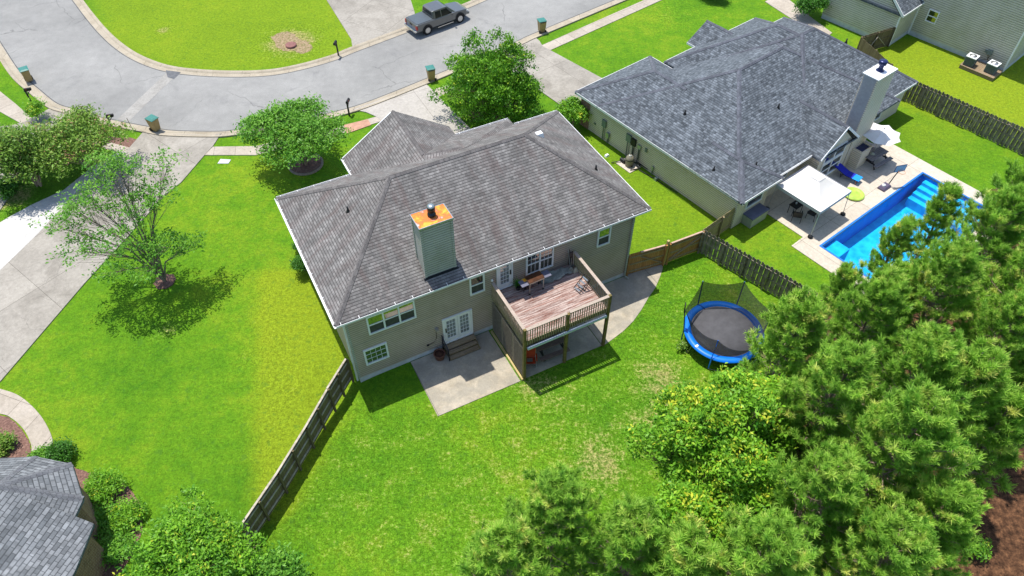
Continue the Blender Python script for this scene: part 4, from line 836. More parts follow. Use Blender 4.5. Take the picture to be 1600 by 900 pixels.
for k in range(6): y = -.2 - k * .13; hr.bar((-.95, y, .72 - k * .055), (-.95, y, 1.28 - k * .055), .018)
hr.build('handrail', M['metal_dark'], stp)
pt = empty('flower_pot', loc2w(H1O, H1A, 4.42, -.50, .03), 0, 'dark terracotta half-barrel pot with dried soil beside the porch steps', 'flower pot')
MB().lathe([(.24, 0), (.30, .36), (.33, .38), (.33, .43), (.28, .43), (.27, .33)], 20).build('pot', M['terra'], pt); MB().lathe([(.27, .30), (.27, .34), (.1, .37), (.02, .37)], 16).build('soil', M['soil'], pt)
gp = empty('flower_pot', loc2w(H1O, H1A, 8.25, -.5, .03), 0, 'small dark flower pot under the deck corner by the foundation wall', 'flower pot')
MB().lathe([(.14, 0), (.19, .26), (.21, .27), (.17, .27)], 16).build('pot', M['terra'], gp)
# under the deck: picnic table and camp chair
def picnic(name, loc, rz, mat, mleg, label, L=1.8):
    t = empty(name, loc, rz, label, 'picnic table')
    for k in range(5): MB().box(-L / 2, L / 2, -.37 + k * .15, -.37 + k * .15 + .14, .70, .74).build('tabletop_board', mat, t)
    for s in (-1, 1):
        b = MB()
        for q in (0, 1): b.box(-L / 2, L / 2, s * .72 - .14 + q * .145, s * .72 - .14 + q * .145 + .135, .42, .46)
        b.build('bench', mat, t)
    for x in (-L / 2 + .25, L / 2 - .25):
        f = MB().bar((x, -.38, .67), (x, .38, .67), .04, .09).bar((x, -.85, .38), (x, .85, .38), .04, .09).bar((x + .05, -.18, .70), (x + .05, -.62, .0), .04, .09, up=(1, 0, 0)).bar((x + .05, .18, .70), (x + .05, .62, .0), .04, .09, up=(1, 0, 0))
        f.build('leg_frame', mleg, t)
    return t
picnic('picnic_table', loc2w(H1O, H1A, 10.0, -2.75, .03), H1A + R(-3), M['brownwood'], M['black'], 'brown picnic table with attached benches in the shade under the deck', 1.75)
def camp_chair(loc, rz, label, mat, seatc=None):
    c = empty('camp_chair', loc, rz, label, 'chair')
    MB().add([(-.26, -.24, .42), (.26, -.24, .42), (.25, .22, .38), (-.25, .22, .38), (-.26, -.24, .40), (.26, -.24, .40), (.25, .22, .36), (-.25, .22, .36), (0, 0, .33), (0, 0, .31)], [(0, 1, 8), (1, 2, 8), (2, 3, 8), (3, 0, 8), (5, 4, 9), (6, 5, 9), (7, 6, 9), (4, 7, 9), (0, 4, 5, 1), (1, 5, 6, 2), (2, 6, 7, 3), (3, 7, 4, 0)]).build('seat', mat, c)
    MB().add([(-.25, .22, .40), (.25, .22, .40), (.29, .40, .92), (-.29, .40, .92), (-.25, .245, .40), (.25, .245, .40), (.29, .425, .92), (-.29, .425, .92)], [(0, 1, 2, 3), (7, 6, 5, 4), (0, 4, 5, 1), (2, 6, 7, 3), (1, 5, 6, 2), (3, 7, 4, 0)]).build('backrest', mat, c)
    for s in (-1, 1):
        MB().box(s * .31 - .04, s * .31 + .04, -.24, .28, .60, .615).build('armrest', mat, c)
        MB().tube([(s * .31, -.25, .02), (s * .27, .25, .45), (s * .29, .42, .94)], .012, 6).build('leg', M['metal'], c)
        MB().tube([(s * .30, .33, .02), (s * .28, -.22, .44), (s * .31, -.24, .60)], .012, 6).build('leg', M['metal'], c)
    MB().bar((-.3, -.25, .03), (.28, .33, .03), .015).bar((.3, -.25, .03), (-.28, .33, .03), .015).bar((-.28, -.22, .42), (.28, -.24, .03), .015).build('cross_brace', M['metal'], c)
    return c
cc = camp_chair(loc2w(H1O, H1A, 8.62, -3.2, .03), H1A + R(-25), 'orange-red folding camp chair beside the corner post under the deck', M['redfab'])
MB().box(-.2, .1, -.1, .12, .405, .42).build('cushion', M['metal_lid'], cc)

# ================================================================== FENCES
def fence(name, A, B, h, mat, mpost, label, spans, style='plain', rails=(.3, .95, 1.6), side=-1, capmat=None, group=None, rail_mat=None, jitter=.02, seed=1, cat='fence'):
    """boards from A to B; side: the side (left +1, right -1) that carries rails and posts"""
    A, B = Vector((A[0], A[1], 0)), Vector((B[0], B[1], 0)); L = (B - A).length; ang = math.atan2(B.y - A.y, B.x - A.x)
    f = empty(name, A, ang, label, cat, group); rg = random.Random(seed); bd = MB(); x = 0; i = 0
    if style == 'shadow':
        gap, w = .30, .145
        while x < L:
            for s in (1, -1):
                xx = x + (0 if s > 0 else gap / 2); yy = s * .035; dz = rg.uniform(-jitter, jitter); t = rg.uniform(-.01, .01)
                bd.box(xx + t, xx + t + w, yy - .009, yy + .009, .04, h + dz)
                bd.add([(xx + t, yy - .009, h + dz), (xx + t + w, yy - .009, h + dz), (xx + t + w, yy + .009, h + dz), (xx + t, yy + .009, h + dz), (xx + t + .04, yy - .009, h + dz + .05), (xx + t + w - .04, yy - .009, h + dz + .05), (xx + t + w - .04, yy + .009, h + dz + .05), (xx + t + .04, yy + .009, h + dz + .05)], [(4, 5, 6, 7), (0, 1, 5, 4), (1, 2, 6, 5), (2, 3, 7, 6), (3, 0, 4, 7)])
            x += gap
    else:
        w = .14
        while x < L - .02:
            dz = rg.uniform(-jitter, jitter); bd.box(x + .003, min(x + w - .004, L), -.01, .01 + rg.uniform(0, .004), .03, h + dz); x += w
    bd.build('boards', mat, f)
    for k in range(spans + 1):
        px_ = L * k / spans; MB().box(px_ - .05, px_ + .05, (side * .10) - .05, side * .10 + .05, -.1, h - (.0 if style == 'plain' else .08)).build('post', mpost, f)
    for z in rails:
        r = MB()
        if style == 'shadow': r.bar((0, 0, z), (L, 0, z), .048, .085)
        else: r.bar((0, side * .035, z), (L, side * .035, z), .045, .085)
        r.build('rail', rail_mat or mpost, f)
    if capmat: MB().bar((0, side * .02, h + .03), (L, side * .02, h + .03), .10, .03).build('top_rail', capmat, f)
    return f
# dark fence running down from the main house corner
pA = G(559, 597); pB = G(392, 851); fpts = [G(549, 594), G(521, 640), G(488, 699), G(446, 769), G(388, 856)]
for i in range(4):
    a, b = fpts[i], fpts[i + 1]; fence('wooden_fence', a, b, 1.85 if i else 1.9, M['fence_l'], M['fence_l'],
        ['dark weathered fence section meeting the house corner', 'dark weathered fence section second from the house corner', 'dark weathered fence section third from the house corner', 'dark weathered fence section ending in the leafy tree at the bottom'][i],
        2, side=1, capmat=M['fence_cap'], group='sections of the left yard fence', rail_mat=M['fence_cap'], seed=i)
# gates at the right of the main house
g0 = loc2w(H1O, H1A, 16.92, .05); g1 = loc2w(H1O, H1A, 19.48, -.25); g2 = loc2w(H1O, H1A, 22.05, -.30)
def gate_leaf(a, b, label, brace):
    f = fence('wooden_gate', a, b, 1.75, M['fence_g'], M['fence_g'], label, 1, side=-1, rails=(.25, .85, 1.45), rail_mat=M['fence_t'], seed=3, cat='gate', group='leaves of the double gate')
    L = (b - a).length; x0, x1 = .75 if brace else .1, L - .1; z0, z1 = (1.4, .3) if brace else (.3, 1.4)
    MB().bar((x0, -.07, z0), (x1, -.07, z1), .03, .10, up=(0, 1, 0)).build('brace', M['fence_t'], f)
    MB().bar((x0, -.06, 1.74), (x1, -.06, 1.74), .10, .07).build('top_rail', plain('pinkish_trim_wood', (.48, .33, .26), .8, 0, .15), f); return f
gate_leaf(g0, g1 + (g0 - g1).normalized() * .12, 'amber gate leaf nearer the house wall, brace falling to the right', True)
gate_leaf(g1 + (g2 - g1).normalized() * .12, g2, 'amber gate leaf farther from the house, brace rising to the right', False)
tag(MB().box(-.07, .07, -.07, .07, -.1, 2.0).build('gate_post', M['newpost'], loc=g1, rz=H1A), 'yellowish square wooden post between the two amber gates', 'post')
fence('wooden_fence', G(1090, 391), G(1149, 349), 1.75, M['fence_t'], M['fence_t'], 'short tan fence closing the gap to the cream neighbour house', 2, side=-1, rails=(.3, 1.4), seed=6)
fence('wooden_fence', G(1092, 394), G(1262, 492), 1.85, M['fence_d'], M['fence_d'], 'grey gapped picket fence between the trampoline yard and the pool yard', 5, style='shadow', jitter=.03, seed=7)
fence('wooden_fence', G(1404, 154), G(1700, 290), 1.85, M['fence_d'], M['fence_d'], 'long dark gapped fence right of the pool behind the lawn', 9, style='shadow', jitter=.03, seed=8)
fz = fence('wooden_fence', G(1334, 88), G(1386, 72), 1.75, M['fence_l'], M['fence_l'], 'dark gate fence with crossed braces against the far right house', 2, side=-1, seed=9)
Lz = (G(1386, 72) - G(1334, 88)).length
MB().bar((Lz * .3, -.16, .3), (Lz * .5, -.16, 1.4), .03, .07, up=(0, 1, 0)).build('brace', M['fence_cap'], fz); MB().bar((Lz * .85, -.16, .3), (Lz * .5, -.16, 1.4), .03, .07, up=(0, 1, 0)).build('brace', M['fence_cap'], fz)
fence('wooden_fence', G(1404, 154), G(1334, 88), 1.75, M['fence_l'], M['fence_l'], 'dark fence running behind the slate roof to the far house', 3, side=-1, seed=10)

# ================================================================== TRAMPOLINE
TC = loc2w(H1O, H1A, 18.85, -6.62); RT = 2.15
tr = empty('trampoline', TC, R(20), 'round trampoline with bright blue pad, dark mat and sagging safety net on the lawn', 'trampoline')
def ring_strip(r0, r1, z0, z1, n=72, th=.05):
    mb = MB(); prof_ = [(r0, z0), ((r0 + r1) / 2, z1 + .02), (r1, z0 - .02), (r1, z0 - th - .02), (r0, z0 - th)]
    vs = [(r * math.cos(2 * math.pi * k / n), r * math.sin(2 * math.pi * k / n), z) for k in range(n) for r, z in prof_]; m = len(prof_)
    return mb.add(vs, [(k * m + i, ((k + 1) % n) * m + i, ((k + 1) % n) * m + (i + 1) % m, k * m + (i + 1) % m) for k in range(n) for i in range(m)], True)
ring_strip(RT - .36, RT + .04, .90, .92).build('blue_pad', M['pad'], tr)
MB().lathe([(.001, .845), (1.80, .85), (1.80, .86), (.001, .855)], 64).build('jump_mat', M['matf'], tr)
MB().tube([(RT * math.cos(a), RT * math.sin(a), .86) for a in [2 * math.pi * k / 48 for k in range(49)]], .025, 6, cap=False).build('frame_ring', M['metal'], tr)
mb = MB()
for k in range(72):
    a = 2 * math.pi * k / 72; mb.bar((1.8 * math.cos(a), 1.8 * math.sin(a), .853), (RT * math.cos(a), RT * math.sin(a), .86), .02)
mb.build('springs', M['metal'], tr)
poles = [(100, 0), (160, 0), (222, 0), (280, 0), (340, 0), (40, 0)]; PT = []
tops = {0: 2.75, 1: 2.3, 2: 1.95, 3: 2.0, 4: 2.5, 5: 2.7}
for i, (dg, _) in enumerate(poles):
    a = R(dg); c, s_ = math.cos(a), math.sin(a); x, y = (RT + .06) * c, (RT + .06) * s_
    lean = Vector((.10 * c, .10 * s_, 0)) if i != 1 else Vector((-.0, .35, 0))
    top = Vector((x, y, tops[i])) + lean * (1 if i != 2 else -5); PT.append(top)
    MB().tube([(x, y, .1), (x, y, 1.0), top], .036, 8).build('net_pole', M['tramp_pole'] if i != 2 else M['pad'], tr)
    MB().tube([(x * .9, y * .9, .84), (x, y, .03), ((RT + .02) * math.cos(a + .42), (RT + .02) * math.sin(a + .42), .03), ((RT - .2) * math.cos(a + .42), (RT - .2) * math.sin(a + .42), .84)], .022, 6).build('leg', M['metal'], tr)
net = MB(); n = 12
for i in range(6):
    a0, a1 = poles[[5, 0, 1, 2, 3, 4][i]][0], poles[[0, 1, 2, 3, 4, 5][i]][0]
    if a1 < a0: a1 += 360
    t0, t1 = PT[[5, 0, 1, 2, 3, 4][i]], PT[[0, 1, 2, 3, 4, 5][i]]; vs = []; m = 5
    for k in range(n + 1):
        f = k / n; a = R(a0 + (a1 - a0) * f); top = t0.lerp(t1, f) + Vector((0, 0, -.55 * 4 * f * (1 - f) * (1.0 if i in (2, 3) else .45)));
        bt = Vector(((RT - .38) * math.cos(a), (RT - .38) * math.sin(a), .93)); inw = .10 * math.sin(math.pi * f)
        for j in range(m):
            q = bt.lerp(top, j / (m - 1)); q -= Vector((math.cos(a), math.sin(a), 0)) * inw * math.sin(math.pi * j / (m - 1)); vs.append(q)
    net.add(vs, [(k * m + j, (k + 1) * m + j, (k + 1) * m + j + 1, k * m + j + 1) for k in range(n) for j in range(m - 1)], True)
net.build('safety_net', M['net'], tr)
MB().add([(-.13, 0, -.05), (.13, 0, -.05), (.13, .02, .55), (-.13, .02, .55), (-.13, .04, -.05), (.13, .04, -.05), (.13, .06, .55), (-.13, .06, .55)], [(0, 1, 2, 3), (7, 6, 5, 4), (0, 4, 5, 1), (2, 6, 7, 3), (1, 5, 6, 2), (3, 7, 4, 0)]).build('hoop_board', M['black'], tr, loc=PT[1] + Vector((0, 0, -.1)), rz=R(60))
MB().box(-.1, .1, -.06, .06, .0, .008).build('warning_label', M['white'], tr, loc=((RT - .15) * math.cos(R(193)), (RT - .15) * math.sin(R(193)), .935), rz=R(15))

# ================================================================== POOL YARD
def n2(x, y, z=.05): return loc2w(H2O, H2A, x, y, z)
cn = empty('canopy_tent', n2(5.35, -1.45), H2A, 'white pop-up canopy tent over the patio between the cream house and the pool', 'canopy')
hw, hd_, ez = 1.60, 1.66, 2.05
def panel(a, b, c_): return [a, b, c_]
cv = [(-hw, -hd_, ez), (hw, -hd_, ez), (hw, hd_, ez), (-hw, hd_, ez)]; pk_ = .28; top = [(-pk_, -pk_, 2.95), (pk_, -pk_, 2.95), (pk_, pk_, 2.95), (-pk_, pk_, 2.95)]
cvm = MB(); N_ = 8
for k in range(4):
    a, b, ta, tb = Vector(cv[k]), Vector(cv[(k + 1) % 4]), Vector(top[k]), Vector(top[(k + 1) % 4]); vs = []
    for i in range(N_ + 1):
        for j in range(N_ + 1):
            u, v = i / N_, j / N_; p = a.lerp(b, u).lerp(ta.lerp(tb, u), v); p.z -= .10 * 4 * u * (1 - u) * (1 - v) * .5 + .14 * math.sin(math.pi * v) * (0.6 + .4 * 4 * u * (1 - u)); vs.append(p)
    cvm.add(vs, [(i * (N_ + 1) + j, (i + 1) * (N_ + 1) + j, (i + 1) * (N_ + 1) + j + 1, i * (N_ + 1) + j + 1) for i in range(N_) for j in range(N_)], False)
co_ = cvm.build('canopy_cloth', M['awning'], cn)
MB().add([(-.34, -.34, 2.93), (.34, -.34, 2.93), (.34, .34, 2.93), (-.34, .34, 2.93), (0, .0, 3.16)], [(0, 1, 4), (1, 2, 4), (2, 3, 4), (3, 0, 4)]).build('vent_cap', M['awning'], cn)
vl = MB(); vl.box(-hw - .01, hw + .01, -hd_ - .02, -hd_ - .005, ez - .22, ez).box(-hw - .01, hw + .01, hd_ + .005, hd_ + .02, ez - .22, ez).box(-hw - .02, -hw - .012, -hd_, hd_, ez - .22, ez).box(hw + .012, hw + .02, -hd_, hd_, ez - .22, ez)
vl.build('valance', M['awning_side'], cn)
for sx in (-1, 1):
    for sy in (-1, 1):
        lg = MB().bar((sx * (hw + .12), sy * (hd_ + .05), 0), (sx * hw * .97, sy * hd_ * .97, ez), .03).build('leg', M['metal'], cn)
        MB().lathe([(.16, 0), (.17, .1), (.07, .16), (.03, .2)], 12, (sx * (hw + .12), sy * (hd_ + .05))).build('weight', M['black'], lg)
dt = empty('patio_table', n2(4.75, -1.05), H2A, 'small dark patio table under the white canopy', 'table')
MB().box(-.42, .42, -.3, .3, .68, .71).build('tabletop', M['black'], dt)
for x in (-.36, .36):
    for y in (-.25, .25): MB().bar((x, y, 0), (x, y, .68), .03).build('leg', M['black'], dt)
MB().lathe([(.05, .71), (.06, .80), (.055, .82), (.05, .80)], 10, (.0, .05)).build('cup', M['white'], dt)
def patio_chair(loc, rz, label):
    c = empty('patio_chair', loc, rz, label, 'chair', 'dark chairs under the canopy')
    MB().box(-.27, .27, -.27, .25, .40, .44).build('seat', M['black'], c)
    bk = MB();
    bk.add([(-.27, .22, .44), (.27, .22, .44), (.27, .36, .92), (-.27, .36, .92), (-.27, .25, .44), (.27, .25, .44), (.27, .39, .92), (-.27, .39, .92)], [(0, 1, 2, 3), (7, 6, 5, 4), (0, 4, 5, 1), (2, 6, 7, 3), (1, 5, 6, 2), (3, 7, 4, 0)]); bk.build('backrest', M['black'], c)
    for s in (-1, 1):
        MB().bar((s * .28, -.25, .63), (s * .28, .28, .63), .04, .03).build('armrest', M['black'], c)
        MB().bar((s * .28, -.25, 0), (s * .27, -.25, .63), .03).build('leg', M['black'], c); MB().bar((s * .28, .32, 0), (s * .27, .24, .63), .03).build('leg', M['black'], c)
patio_chair(n2(4.25, -1.55), H2A + R(125), 'dark patio chair at the left end of the canopy shade'); patio_chair(n2(5.2, -2.05), H2A + R(190), 'dark patio chair under the front canopy edge nearest the pool')
lc = empty('lounge_chair', n2(10.45, -.95), H2A + R(8), 'royal blue chaise lounge with light blue foot end on the pool patio', 'lounge chair')
MB().add([(-.32, -.05, .36), (.32, -.05, .36), (.32, .95, .72), (-.32, .95, .72), (-.32, -.05, .33), (.32, -.05, .33), (.32, .95, .69), (-.32, .95, .69)], [(0, 1, 2, 3), (7, 6, 5, 4), (0, 4, 5, 1), (2, 6, 7, 3), (1, 5, 6, 2), (3, 7, 4, 0)]).build('backrest', M['lounge_navy'], lc)
MB().box(-.32, .32, -.55, -.055, .33, .36).build('seat', M['lounge_navy'], lc); MB().box(-.32, .32, -1.05, -.56, .335, .365).build('foot_rest', M['lounge_cyan'], lc)
for y in (-.85, .25):
    MB().tube([(-.30, y, .33), (-.30, y - .05, .02), (.30, y - .05, .02), (.30, y, .33)], .018, 6).build('leg', M['black'] if y > 0 else M['rust'], lc)
MB().bar((-.32, -1.05, .34), (-.32, -.05, .34), .03).bar((.32, -1.05, .34), (.32, -.05, .34), .03).bar((-.32, -.05, .35), (-.32, .95, .70), .03).bar((.32, -.05, .35), (.32, .95, .70), .03).build('frame', M['navy'], lc)
fo = empty('pool_float', n2(9.3, -2.45), 0, 'round lime green inflatable float lying on the patio by the canopy', 'pool float')
MB().lathe([(.05, .10), (.42, .08), (.50, .14), (.60, .17), (.68, .12), (.70, .06), (.60, .0), (.05, .0)], 28).build('inflated_ring', M['lime'], fo); MB().lathe([(.42, .082), (.30, .13), (.10, .12), (.01, .12)], 20).build('cushion', M['lime'], fo)
bh = empty('basketball_hoop', n2(11.55, -3.25), H2A, 'low portable poolside basketball hoop with clear board beside the pool', 'basketball hoop')
MB().box(-.42, .42, -.30, .22, 0, .10).taper((0, -.04), (.42, .26), (.32, .18), .101, .22).build('base', plain('dark_purple_plastic', (.10, .08, .13), .5), bh)
MB().lathe([(.13, .22), (.14, .30), (.05, .34)], 12, (-.12, 0)).build('fill_cap', M['lampwhite'], bh)
MB().tube([(.32, -.1, .1), (.50, -.16, .75), (.66, -.22, 1.25)], .035, 8).build('pole', M['metal_dark'], bh)
bb = MB().box(-.38, .38, -.012, .012, -.24, .26).build('backboard', plain('smoky_acrylic', (.33, .36, .42), .15), bh, loc=(.70, -.24, 1.42), rz=R(-25)); MB().bar((-.39, 0, -.25), (.39, 0, -.25), .03).bar((-.39, 0, .27), (.39, 0, .27), .03).bar((-.39, 0, -.25), (-.39, 0, .27), .03).bar((.39, 0, -.25), (.39, 0, .27), .03).build('board_frame', M['navy'], bb)
MB().tube([(.22 * math.cos(a), -.24 + .22 * math.sin(a), -.12) for a in [2 * math.pi * k / 20 for k in range(21)]], .012, 6, cap=False).build('rim', M['orange'], bb)
picnic('picnic_table', n2(13.35, -1.2), H2A + R(-3), M['greywood'], M['black'], 'weathered grey picnic table on the pool patio beside the white parasol', 1.85)
tr_ = MB().lathe([(.16, 0), (.17, .03), (.03, .04)], 16).build('plate', M['boxside'], loc=n2(13.1, -1.05, .79)); tag(tr_, 'round pale plate on the grey picnic table', 'plate')
um = empty('parasol', n2(13.35, -1.2 + .02), H2A, 'open white scalloped parasol standing by the tall cream chimney', 'parasol')
um.location = n2(13.45, -.95)
cu = MB(); nseg = 8; Rr = 1.32; top = Vector((0, 0, 2.62)); vs = [top]; M_ = 6
for k in range(nseg * M_):
    a = 2 * math.pi * k / (nseg * M_) + .2; f = (k % M_) / M_; r = Rr * (1 - .13 * math.sin(math.pi * f)); 
    for j in (1, 2, 3, 4): q = j / 4; vs.append((r * q * math.cos(a), r * q * math.sin(a), 2.62 - .42 * q ** 1.15 - .06 * math.sin(math.pi * f) * q))
K = nseg * M_
cu.add(vs, [(0, 1 + 4 * k, 1 + 4 * ((k + 1) % K)) for k in range(K)] + [(1 + 4 * k + j, 2 + 4 * k + j, 2 + 4 * ((k + 1) % K) + j, 1 + 4 * ((k + 1) % K) + j) for k in range(K) for j in range(3)])
cu.build('canopy_cloth', M['awning'], um); MB().tube([(0, 0, 0), (0, 0, 2.7)], .022, 8).build('pole', M['metal'], um); MB().lathe([(.03, 2.62), (.045, 2.68), (.01, 2.74)], 8).build('finial', M['silver'], um); MB().lathe([(.25, 0), (.25, .06), (.05, .1)], 16).build('base', M['black'], um)
# cream cabinet beside the bump-out wall
cb_ = empty('grill_cabinet', n2(12.15, -.62), H2A, 'cream boxed cabinet with dark inset top beside the picnic table', 'cabinet')
MB().taper((0, 0), (.50, .34), (.58, .36), 0, 1.45).build('body', M['siding2'], cb_); MB().box(-.50, .50, -.28, .30, 1.452, 1.46).build('inset_top', M['navy'], cb_); MB().box(-.58, .58, -.38, -.29, 1.451, 1.52).box(-.58, .58, .29, .38, 1.451, 1.52).box(-.58, -.50, -.29, .29, 1.451, 1.52).box(.50, .58, -.29, .29, 1.451, 1.52).build('rim', M['siding2'], cb_)
sb = empty('deck_box', n2(2.08, .12, 0), H2A, 'pale resin storage box with grey lid on the grass at the cream house corner', 'storage box')
MB().taper((0, 0), (.76, .36), (.80, .39), 0, .76).build('body', M['boxside'], sb); MB().box(-.83, .83, -.42, .41, .762, .82).taper((0, 0), (.83, .42), (.72, .33), .821, .85).build('lid', M['boxgrey'], sb)
# pool pump
pm = empty('pool_filter', n2(-.28, 9.15, 0), H2A, 'beige pool filter tank with pump and pipes by the long cream wall', 'pool filter')
MB().box(-.55, .52, -.65, .75, -.05, .06).build('pad', M['pooldeck'], pm)
MB().lathe([(.24, .06), (.29, .12), (.29, .55), (.30, .57), (.30, .62), (.28, .70), (.20, .84), (.08, .90), (.05, .98)], 20).build('tank', plain('beige_tank', (.22, .20, .155), .4, 0, .1), pm); MB().lathe([(.302, .56), (.31, .58), (.31, .62), (.302, .63)], 20).build('clamp_band', M['black'], pm)
MB().lathe([(.10, .86), (.11, .93), (.03, .98)], 12).build('valve', M['lampwhite'], pm)
MB().tube([(-.1, .35, .22), (-.1, .75, .22)], .12, 12).box(-.2, 0, .3, .5, .06, .3).build('pump', M['black'], pm)
for P_ in ([(-.25, .6, .2), (-.6, .85, .1), (-.8, .95, .08)], [(.1, -.2, .2), (-.35, -.5, .12), (.2, -.7, .1), (.45, -.6, .3)], [(.2, .1, .3), (.4, .2, .3), (.45, .2, 1.2)], [(.25, -.1, .2), (.6, -.3, .15), (.65, -1.2, .12)]): MB().tube(P_, .035, 8).build('pipe', M['black'], pm)
tag(MB().taper((0, 0), (.16, .12), (.12, .08), 0, .14).build('sprinkler_box', M['white'], loc=n2(-.75, 10.9, 0), rz=H2A), 'small white box lying on the side lawn near the pool filter', 'box')
tag(MB().taper((0, 0), (.14, .12), (.11, .09), 0, .2).build('valve_box', M['metal_lid'], loc=n2(.1, 6.9, 0), rz=H2A), 'small bluish box at the foot of the long cream wall', 'box')

# ================================================================== AIR CONDITIONERS
def m3(x, y, z=0): return loc2w(H3O, H3A, x, y, z)
pl = empty('ac_platform', m3(-1.02, 1.42), H3A, 'low wooden platform under the two air conditioners', 'platform')
MB().box(-.85, .80, -1.40, 1.30, .02, .26).build('rim_board', M['step'], pl); MB().box(-.88, .83, -1.43, 1.33, .262, .30).build('deck_boards', M['step'], pl)
def ac(loc, rz, label):
    a = empty('air_conditioner', loc, rz, label, 'air conditioner', 'air conditioners at the far house')
    MB().box(-.37, .37, -.37, .37, .03, .72).build('coil_cabinet', plain('dark_louvre_coil', (.045, .055, .075), .5, .2) if 'dark_louvre_coil' not in bpy.data.materials else bpy.data.materials['dark_louvre_coil'], a)
    lv = MB()
    for k in range(12): z = .08 + k * .053; lv.box(-.385, .385, -.385, .385, z, z + .018)
    lv.build('louvres', M['utility'], a)
    MB().box(-.40, .40, -.40, .40, .722, .78).build('top_cover', M['metal_lid'] if False else M['white'], a); MB().lathe([(.30, .781), (.30, .80), (.02, .81)], 24).build('fan_guard', M['metal'], a); MB().lathe([(.10, .811), (.09, .83), (.01, .83)], 16).build('fan_hub', M['white'], a)
ac(m3(-1.35, 2.25, .30), H3A + R(3), 'grey-topped air conditioner farther from the house corner'); ac(m3(-1.15, .62, .30), H3A - R(2), 'grey-topped air conditioner nearer the white corner trim')
yb = empty('play_table', G(1367, 58), H3A, 'bright yellow plastic bin behind the dark gate at the far house', 'bin')
MB().taper((0, 0), (.42, .34), (.5, .42), 0, .72).build('bin_body', M['yellow'], yb); MB().taper((0, 0), (.52, .44), (.44, .36), .722, .82).build('bin_lid', M['yellow'], yb)
yb.name = 'yellow_bin'

# ================================================================== STREET THINGS
def bin_(u, v, rz, label):
    b = empty('wheelie_bin', G(u, v), rz, label, 'bin', 'bins put out along the kerb'); b.location.z = .03
    MB().taper((0, .03), (.23, .25), (.30, .33), .08, 1.02).build('body', M['bin_body'], b)
    ld = MB().add([(-.33, -.38, 1.03), (.33, -.38, 1.03), (.33, .36, 1.06), (-.33, .36, 1.06), (-.33, -.38, 1.07), (.33, -.38, 1.07), (.33, .36, 1.10), (-.33, .36, 1.10), (-.2, -.26, 1.13), (.2, -.26, 1.13), (.2, .24, 1.15), (-.2, .24, 1.15)], [(0, 3, 2, 1), (0, 1, 5, 4), (1, 2, 6, 5), (2, 3, 7, 6), (3, 0, 4, 7), (4, 5, 9, 8), (5, 6, 10, 9), (6, 7, 11, 10), (7, 4, 8, 11), (8, 9, 10, 11)]).build('lid', M['bin_lid'], b)
    MB().tube([(-.22, .40, 1.0), (.22, .40, 1.0)], .02, 8).build('handle', M['black'], b)
    for s in (-1, 1): MB().tube([(s * .22, .28, .13), (s * .30, .28, .13)], .13, 14).build('wheel', M['rubber'], b)
    MB().box(-.24, .24, .16, .28, .04, .30).build('axle_housing', M['black'], b)
bin_(47, 127, R(35), 'tan wheelie bin with teal lid at the far left kerb'); bin_(245, 204, R(60), 'tan wheelie bin with teal lid at the wide left driveway mouth')
bin_(674, 125, R(200), 'tan wheelie bin with teal lid beside the large bush'); bin_(846, 50, R(200), 'tan wheelie bin with teal lid on the grass verge at the right driveway')
def mailbox(u, v, rz, label, h=1.15, box=True):
    b = empty('mailbox', G(u, v), rz, label, 'mailbox', 'mailboxes along the kerb')
    MB().box(-.05, .05, -.05, .05, -.05, h + .12).build('post', M['black'], b); MB().bar((-.12, 0, h - .10), (.38, 0, h - .10), .06, .05).bar((.0, 0, h - .45), (.28, 0, h - .12), .05).build('arm', M['black'], b)
    n = 10; prof_ = [(-.085, 0), (.085, 0), (.085, .12)] + [(.085 * math.cos(math.pi * k / 8), .12 + .085 * math.sin(math.pi * k / 8)) for k in range(1, 8)] + [(-.085, .12)]; m = len(prof_)
    vs = [(-.05, y, h - .06 + z) for y, z in prof_] + [(.45, y, h - .06 + z) for y, z in prof_]
    MB().add(vs, [tuple(range(m)), tuple(range(2 * m - 1, m - 1, -1))] + [(i, m + i, m + (i + 1) % m, (i + 1) % m) for i in range(m)]).build('box', M['black'], b)
    MB().box(.10, .14, -.095, -.086, h, h + .16).build('flag', M['tail'], b)
mailbox(50, 161, R(20), 'black mailbox beside the far left bin'); mailbox(177, 202, R(15), 'black mailbox with raised number plate between the bushes and the wide driveway')
mailbox(529, 87, R(-100), 'thin black mailbox post on the island lawn edge', 1.25); mailbox(546, 181, R(80), 'black mailbox half hidden behind the round leafy tree')
tag(MB().tube([(0, 0, 0), (-.05, 0, 1.0)], .02, 6).build('marker_stake', M['post'], loc=G(207, 202)), 'thin brown marker stake leaning at the left kerb', 'stake')
slab('utility_cover', [(340, 256), (345, 249), (361, 250), (357, 256)], .04, M['found'], R(-5), kind=None, label='small flat white meter cover on the lawn near the sidewalk', cat='cover')
mh = empty('manhole', G(455, 72), 0, 'rust-coloured round manhole lid in the bare patch of the island lawn', 'manhole')
MB().lathe([(.46, -.02), (.46, .16), (.40, .17), (.02, .17)], 28).build('lid', M['manhole'], mh)
tag(MB().lathe([(.22, 0), (.23, .05), (.02, .06)], 12).build('valve_cover', M['metal_lid'], loc=G(1060, 22)), 'small metal cover lying on the right front lawn', 'cover') if False else None

